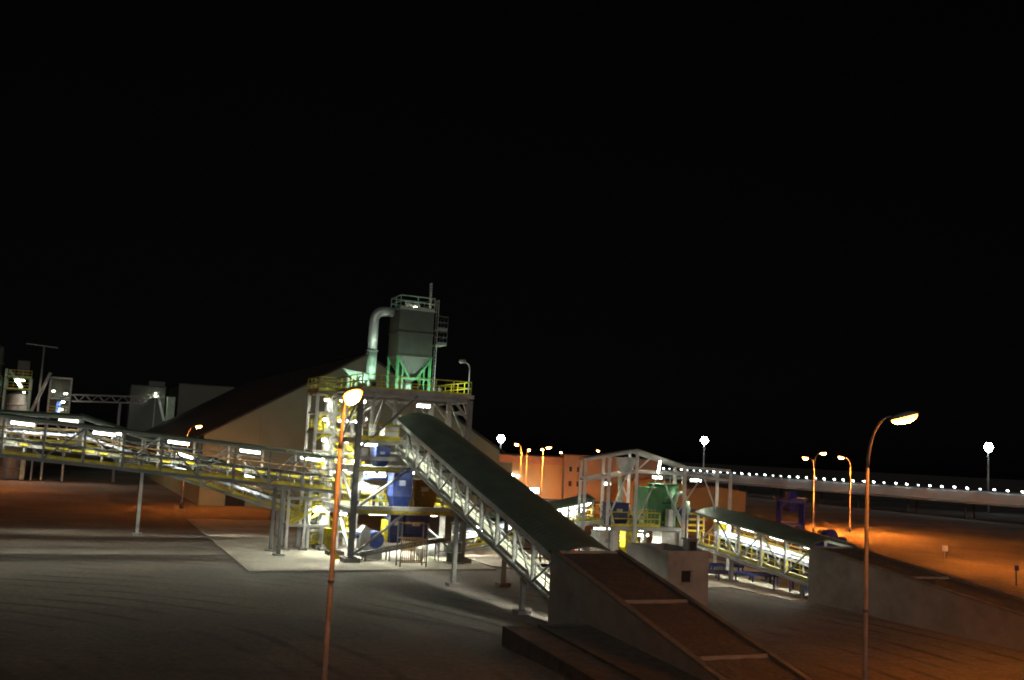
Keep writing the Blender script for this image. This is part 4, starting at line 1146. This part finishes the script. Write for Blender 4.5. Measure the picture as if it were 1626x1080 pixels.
# ------------------------------------------------------------------ lamps
def street_lamp(label, base, head, mname='sodium', r=.1, heads=None, tilt=.12, size=1.0, bright_down=True, group=None):
    """tapered pole, swept arm, cobra head with a glowing lens"""
    T = Thing('street_lamp', label, 'lamp', (base[0], base[1], 0), group, plant=False)
    bx_, by_ = base[:2]
    MB().tube([(bx_, by_, 0), (bx_, by_, .9), (bx_, by_, head[0][2] - 1.3)], [r * 1.5, r * 1.15, r * .72], 14).build(T, 'pole', 'pole_paint', smooth=True)
    block(T, 'base_plate', (bx_ - .25, by_ - .25, 0), (bx_ + .25, by_ + .25, .05), 'galv')
    bar(T, 'hatch', (bx_, by_ - r * 1.12, .6), (bx_, by_ - r * 1.12, 1.1), .12, .03, 'galv')
    bar(T, 'sleeve_joint', (bx_, by_, 5.55), (bx_, by_, 5.66), r * 2.1, r * 2.1, 'pole_paint', 'cyl')
    for h in head:
        h = Vector(h)
        top = Vector((bx_, by_, head[0][2] - 1.32))
        dirh = Vector((h.x - bx_, h.y - by_, 0))
        L = dirh.length
        dirh.normalize()
        end = h - dirh * .35 * size
        pts = []
        for k in range(9):
            t = math.pi / 2 * k / 8
            pts.append(Vector((bx_, by_, 0)) + dirh * ((L - .35 * size) * (1 - math.cos(t))) + Vector((0, 0, top.z + (end.z - top.z) * math.sin(t))))
        MB().tube(pts, [r * .72 - r * .3 * k / 8 for k in range(9)], 10).build(T, 'arm', 'pole_paint', smooth=True)
        up = Vector((0, 0, 1))
        ax_ = (dirh + up * tilt).normalized()
        sidev = ax_.cross(up).normalized()
        nrm = sidev.cross(ax_).normalized()
        s_ = size
        def shell(sgn, la, lw, lh, off):
            v, f = [], []
            n, m_ = 14, 6
            for r_ in range(m_ + 1):
                t = math.pi / 2 * r_ / m_
                for k in range(n):
                    a = 2 * math.pi * k / n
                    wid = 1 - .3 * max(0, -math.cos(a))
                    v.append(h + ax_ * (math.cos(a) * math.cos(t) * la * s_) + sidev * (math.sin(a) * math.cos(t) * lw * wid * s_) + nrm * (sgn * (off + math.sin(t) * lh * s_)))
            f = [(r_ * n + k, r_ * n + (k + 1) % n, (r_ + 1) * n + (k + 1) % n, (r_ + 1) * n + k) for r_ in range(m_) for k in range(n)]
            f += [tuple(range(n))]
            return MB().add(v, f)
        hd = shell(1, .42, .2, .13, 0).build(T, 'lamp_head', 'galv', smooth=True)
        shell(-1, .36, .17, .17, .004).build(T, 'lens', mname, parent=hd, smooth=True)
    return T
street_lamp('tall orange lit street lamp rising before the steel tower', (-4.12, 25.2), [(-3.8, 24.5, 10.12)], 'sodium_left', .07, size=1.15, tilt=.3)
street_lamp('tall orange lit street lamp with swept arm beside the far ramp', (8.92, 25.0), [(9.78, 24.9, 10.32)], 'sodium_near', .062, size=.9, tilt=.3)
street_lamp('next orange street lamp of the row beside the near ramp foot', (31.0, 37.0), [(29.8, 37.2, 10.2)], 'sodium_edge', .095, size=1.2, tilt=.1)
street_lamp('orange street lamp shining on the shed corner', (-38.4, 122.0), [(-36.9, 121.2, 9.95)], 'sodium_low', .13, size=1.3)
street_lamp('orange street lamp behind the raised gallery roofs', (-84, 143), [(-82.4, 142.6, 9.6)], 'sodium', .13, size=1.4)
street_lamp('twin headed orange street lamp beyond the far ramp', (42.3, 139), [(40.9, 138.4, 10.1), (43.7, 139.6, 10.9)], 'sodium', .085, size=1.3)
street_lamp('single headed orange street lamp on the orange yard strip', (49.2, 144.6), [(47.6, 144.0, 10.5)], 'sodium', .085, size=1.3)
far = [('orange street lamp with its pole before the orange building', (3.75, 180), [(4.0, 178.8, 9.3)]),
       ('twin headed street lamp before the orange building edge', (6.6, 181), [(6.4, 180.0, 9.5), (7.6, 181.2, 9.9)]),
       ('bright orange street lamp on a taller pole by the orange building', (2.6, 172), [(1.7, 171, 10.1)]),
       ('orange street lamp above the brown building roof', (13.4, 240), [(12.9, 239, 9.2)]),
       ('orange street lamp above the gabled canopy', (22.2, 236), [(21.3, 235, 10.0)]),
       ('small orange street lamp beside the white floodlight mast', (-1.2, 230), [(-1.9, 229, 9.1)])]
for lb, bs, hd in far:
    street_lamp(lb, bs, hd, 'sodium', .085, size=1.25)
# lamps along the yard road further right, just outside the picture
street_lamp('orange street lamp standing along the yard road beyond the signs', (54.5, 97), [(53.2, 97.3, 10.3)], 'sodium', .12, size=1.1)

def mast(label, x, y, z):
    T = Thing('floodlight_mast', label, 'mast', (x, y, 0), plant=False)
    MB().tube([(x, y, 0), (x, y, z - .5)], [.32, .2], 12).build(T, 'pole', 'galv', smooth=True)
    bar(T, 'crown_ring', (x, y, z - .45), (x, y, z - .3), 1.5, 1.5, 'galv', 'cyl')
    for i in range(7):
        a = math.pi * 2 * i / 6
        ox, oz = (.8 * math.cos(a), .8 * math.sin(a)) if i < 6 else (0, 0)
        h_ = bar(T, 'flood_head', (x + ox, y - .0, z + .35 + oz), (x + ox, y - .3, z + .3 + oz), .76, .76, 'galv', 'cyl')
        bar(T, 'flood_lens', (x + ox, y - .305, z + .299 + oz), (x + ox, y - .36, z + .29 + oz), .72, .72, 'mast_lamp', 'cyl', parent=h_)
mast('floodlight mast rising behind the shed edge', -1.7, 300, 12.0)
mast('floodlight mast above the bridge conveyor near the steel frame', 58.5, 300, 14.6)
mast('floodlight mast above the near end of the bridge conveyor', 119, 250, 15.6)

# ------------------------------------------------------------------ right hand yard things
T = Thing('blue_hopper_frame', 'dark blue four legged hopper frame on the orange yard', 'frame', (69.6, 34.3, 0))
hx, hy = 69.6, 34.3
cs = [(hx + 2.1 * math.cos(a), hy + 2.1 * math.sin(a)) for a in (.2, 1.77, 3.34, 4.91)]
for i, (x, y) in enumerate(cs):
    bar(T, 'leg', (x, y, 0), (x, y, 4.3), .32, .32, 'frame_blue', 'ibeam')
    x2, y2 = cs[(i + 1) % 4]
    bar(T, 'ring_beam', (x, y, 4.2), (x2, y2, 4.2), .3, .35, 'frame_blue')
    bar(T, 'ring_beam', (x, y, 1.2), (x2, y2, 1.2), .18, .18, 'frame_blue')
    mx, my = (x + x2) / 2, (y + y2) / 2
    bar(T, 'brace', (x, y, .2), (mx, my, 1.15), .13, .13, 'frame_blue')
    bar(T, 'brace', (x2, y2, .2), (mx, my, 1.15), .13, .13, 'frame_blue')
    bar(T, 'corner_gusset', (x, y, 3.3), (x * .75 + x2 * .25, y * .75 + y2 * .25, 4.1), .16, .16, 'frame_blue')
MB().hexa([(hx - .6, hy - .6, 2.9), (hx + .6, hy - .6, 2.9), (hx + .6, hy + .6, 2.9), (hx - .6, hy + .6, 2.9), (hx - 1.3, hy - 1.3, 4.4), (hx + 1.3, hy - 1.3, 4.4), (hx + 1.3, hy + 1.3, 4.4), (hx - 1.3, hy + 1.3, 4.4)]).build(T, 'hopper', 'frame_blue')
block(T, 'top_frame', (hx - 1.5, hy - 1.5, 4.401), (hx + 1.5, hy + 1.5, 4.65), 'frame_blue')
block(T, 'gear_box', (hx - .5, hy - .5, 4.65), (hx + .6, hy + .5, 5.5), 'frame_blue')
block(T, 'blue_motor', (hx - .4, hy - 2.2, .4), (hx + .3, hy - 1.5, 1.05), 'blue')
T = Thing('drive_skid', 'dark blue drive pulley on a long skid beyond the far ramp', 'machine', (60.5, 17, 0))
block(T, 'skid', (57.6, 16.3, 0), (63.6, 17.9, .35), 'frame_blue')
bar(T, 'pulley', (60.6, 16.2, 1.15), (60.6, 18.0, 1.15), 1.6, 1.6, 'frame_blue', 'cyl')
for y in (16.25, 17.75):
    MB().prism([(59.4, y, .35), (61.8, y, .35), (61.0, y, 1.3), (60.2, y, 1.3)], (0, .15, 0)).build(T, 'bearing_stand', 'frame_blue')
bar(T, 'motor', (61.9, 17, .75), (63.1, 17, .75), .7, .7, 'frame_blue', 'cyl')
T = Thing('yard_sign', 'small white square sign on a thin post in the yard', 'sign', (45.4, 104.7, 0), plant=False)
bar(T, 'post', (45.4, 104.7, 0), (45.4, 104.7, 1.2), .07, .07, 'galv', 'cyl')
bar(T, 'board', (45.4, 104.62, 1.05), (45.4, 104.62, 1.65), .6, .04, 'pale_sheet')
T = Thing('marker_post', 'dark marker post with a small head at the yard edge', 'post', (43.0, 85.4, 0), plant=False)
bar(T, 'post', (43.0, 85.4, 0), (43.0, 85.4, 1.3), .1, .1, 'dark_steel', 'cyl')
bar(T, 'head', (43.0, 85.3, 1.25), (43.0, 85.3, 1.65), .3, .06, 'navy')
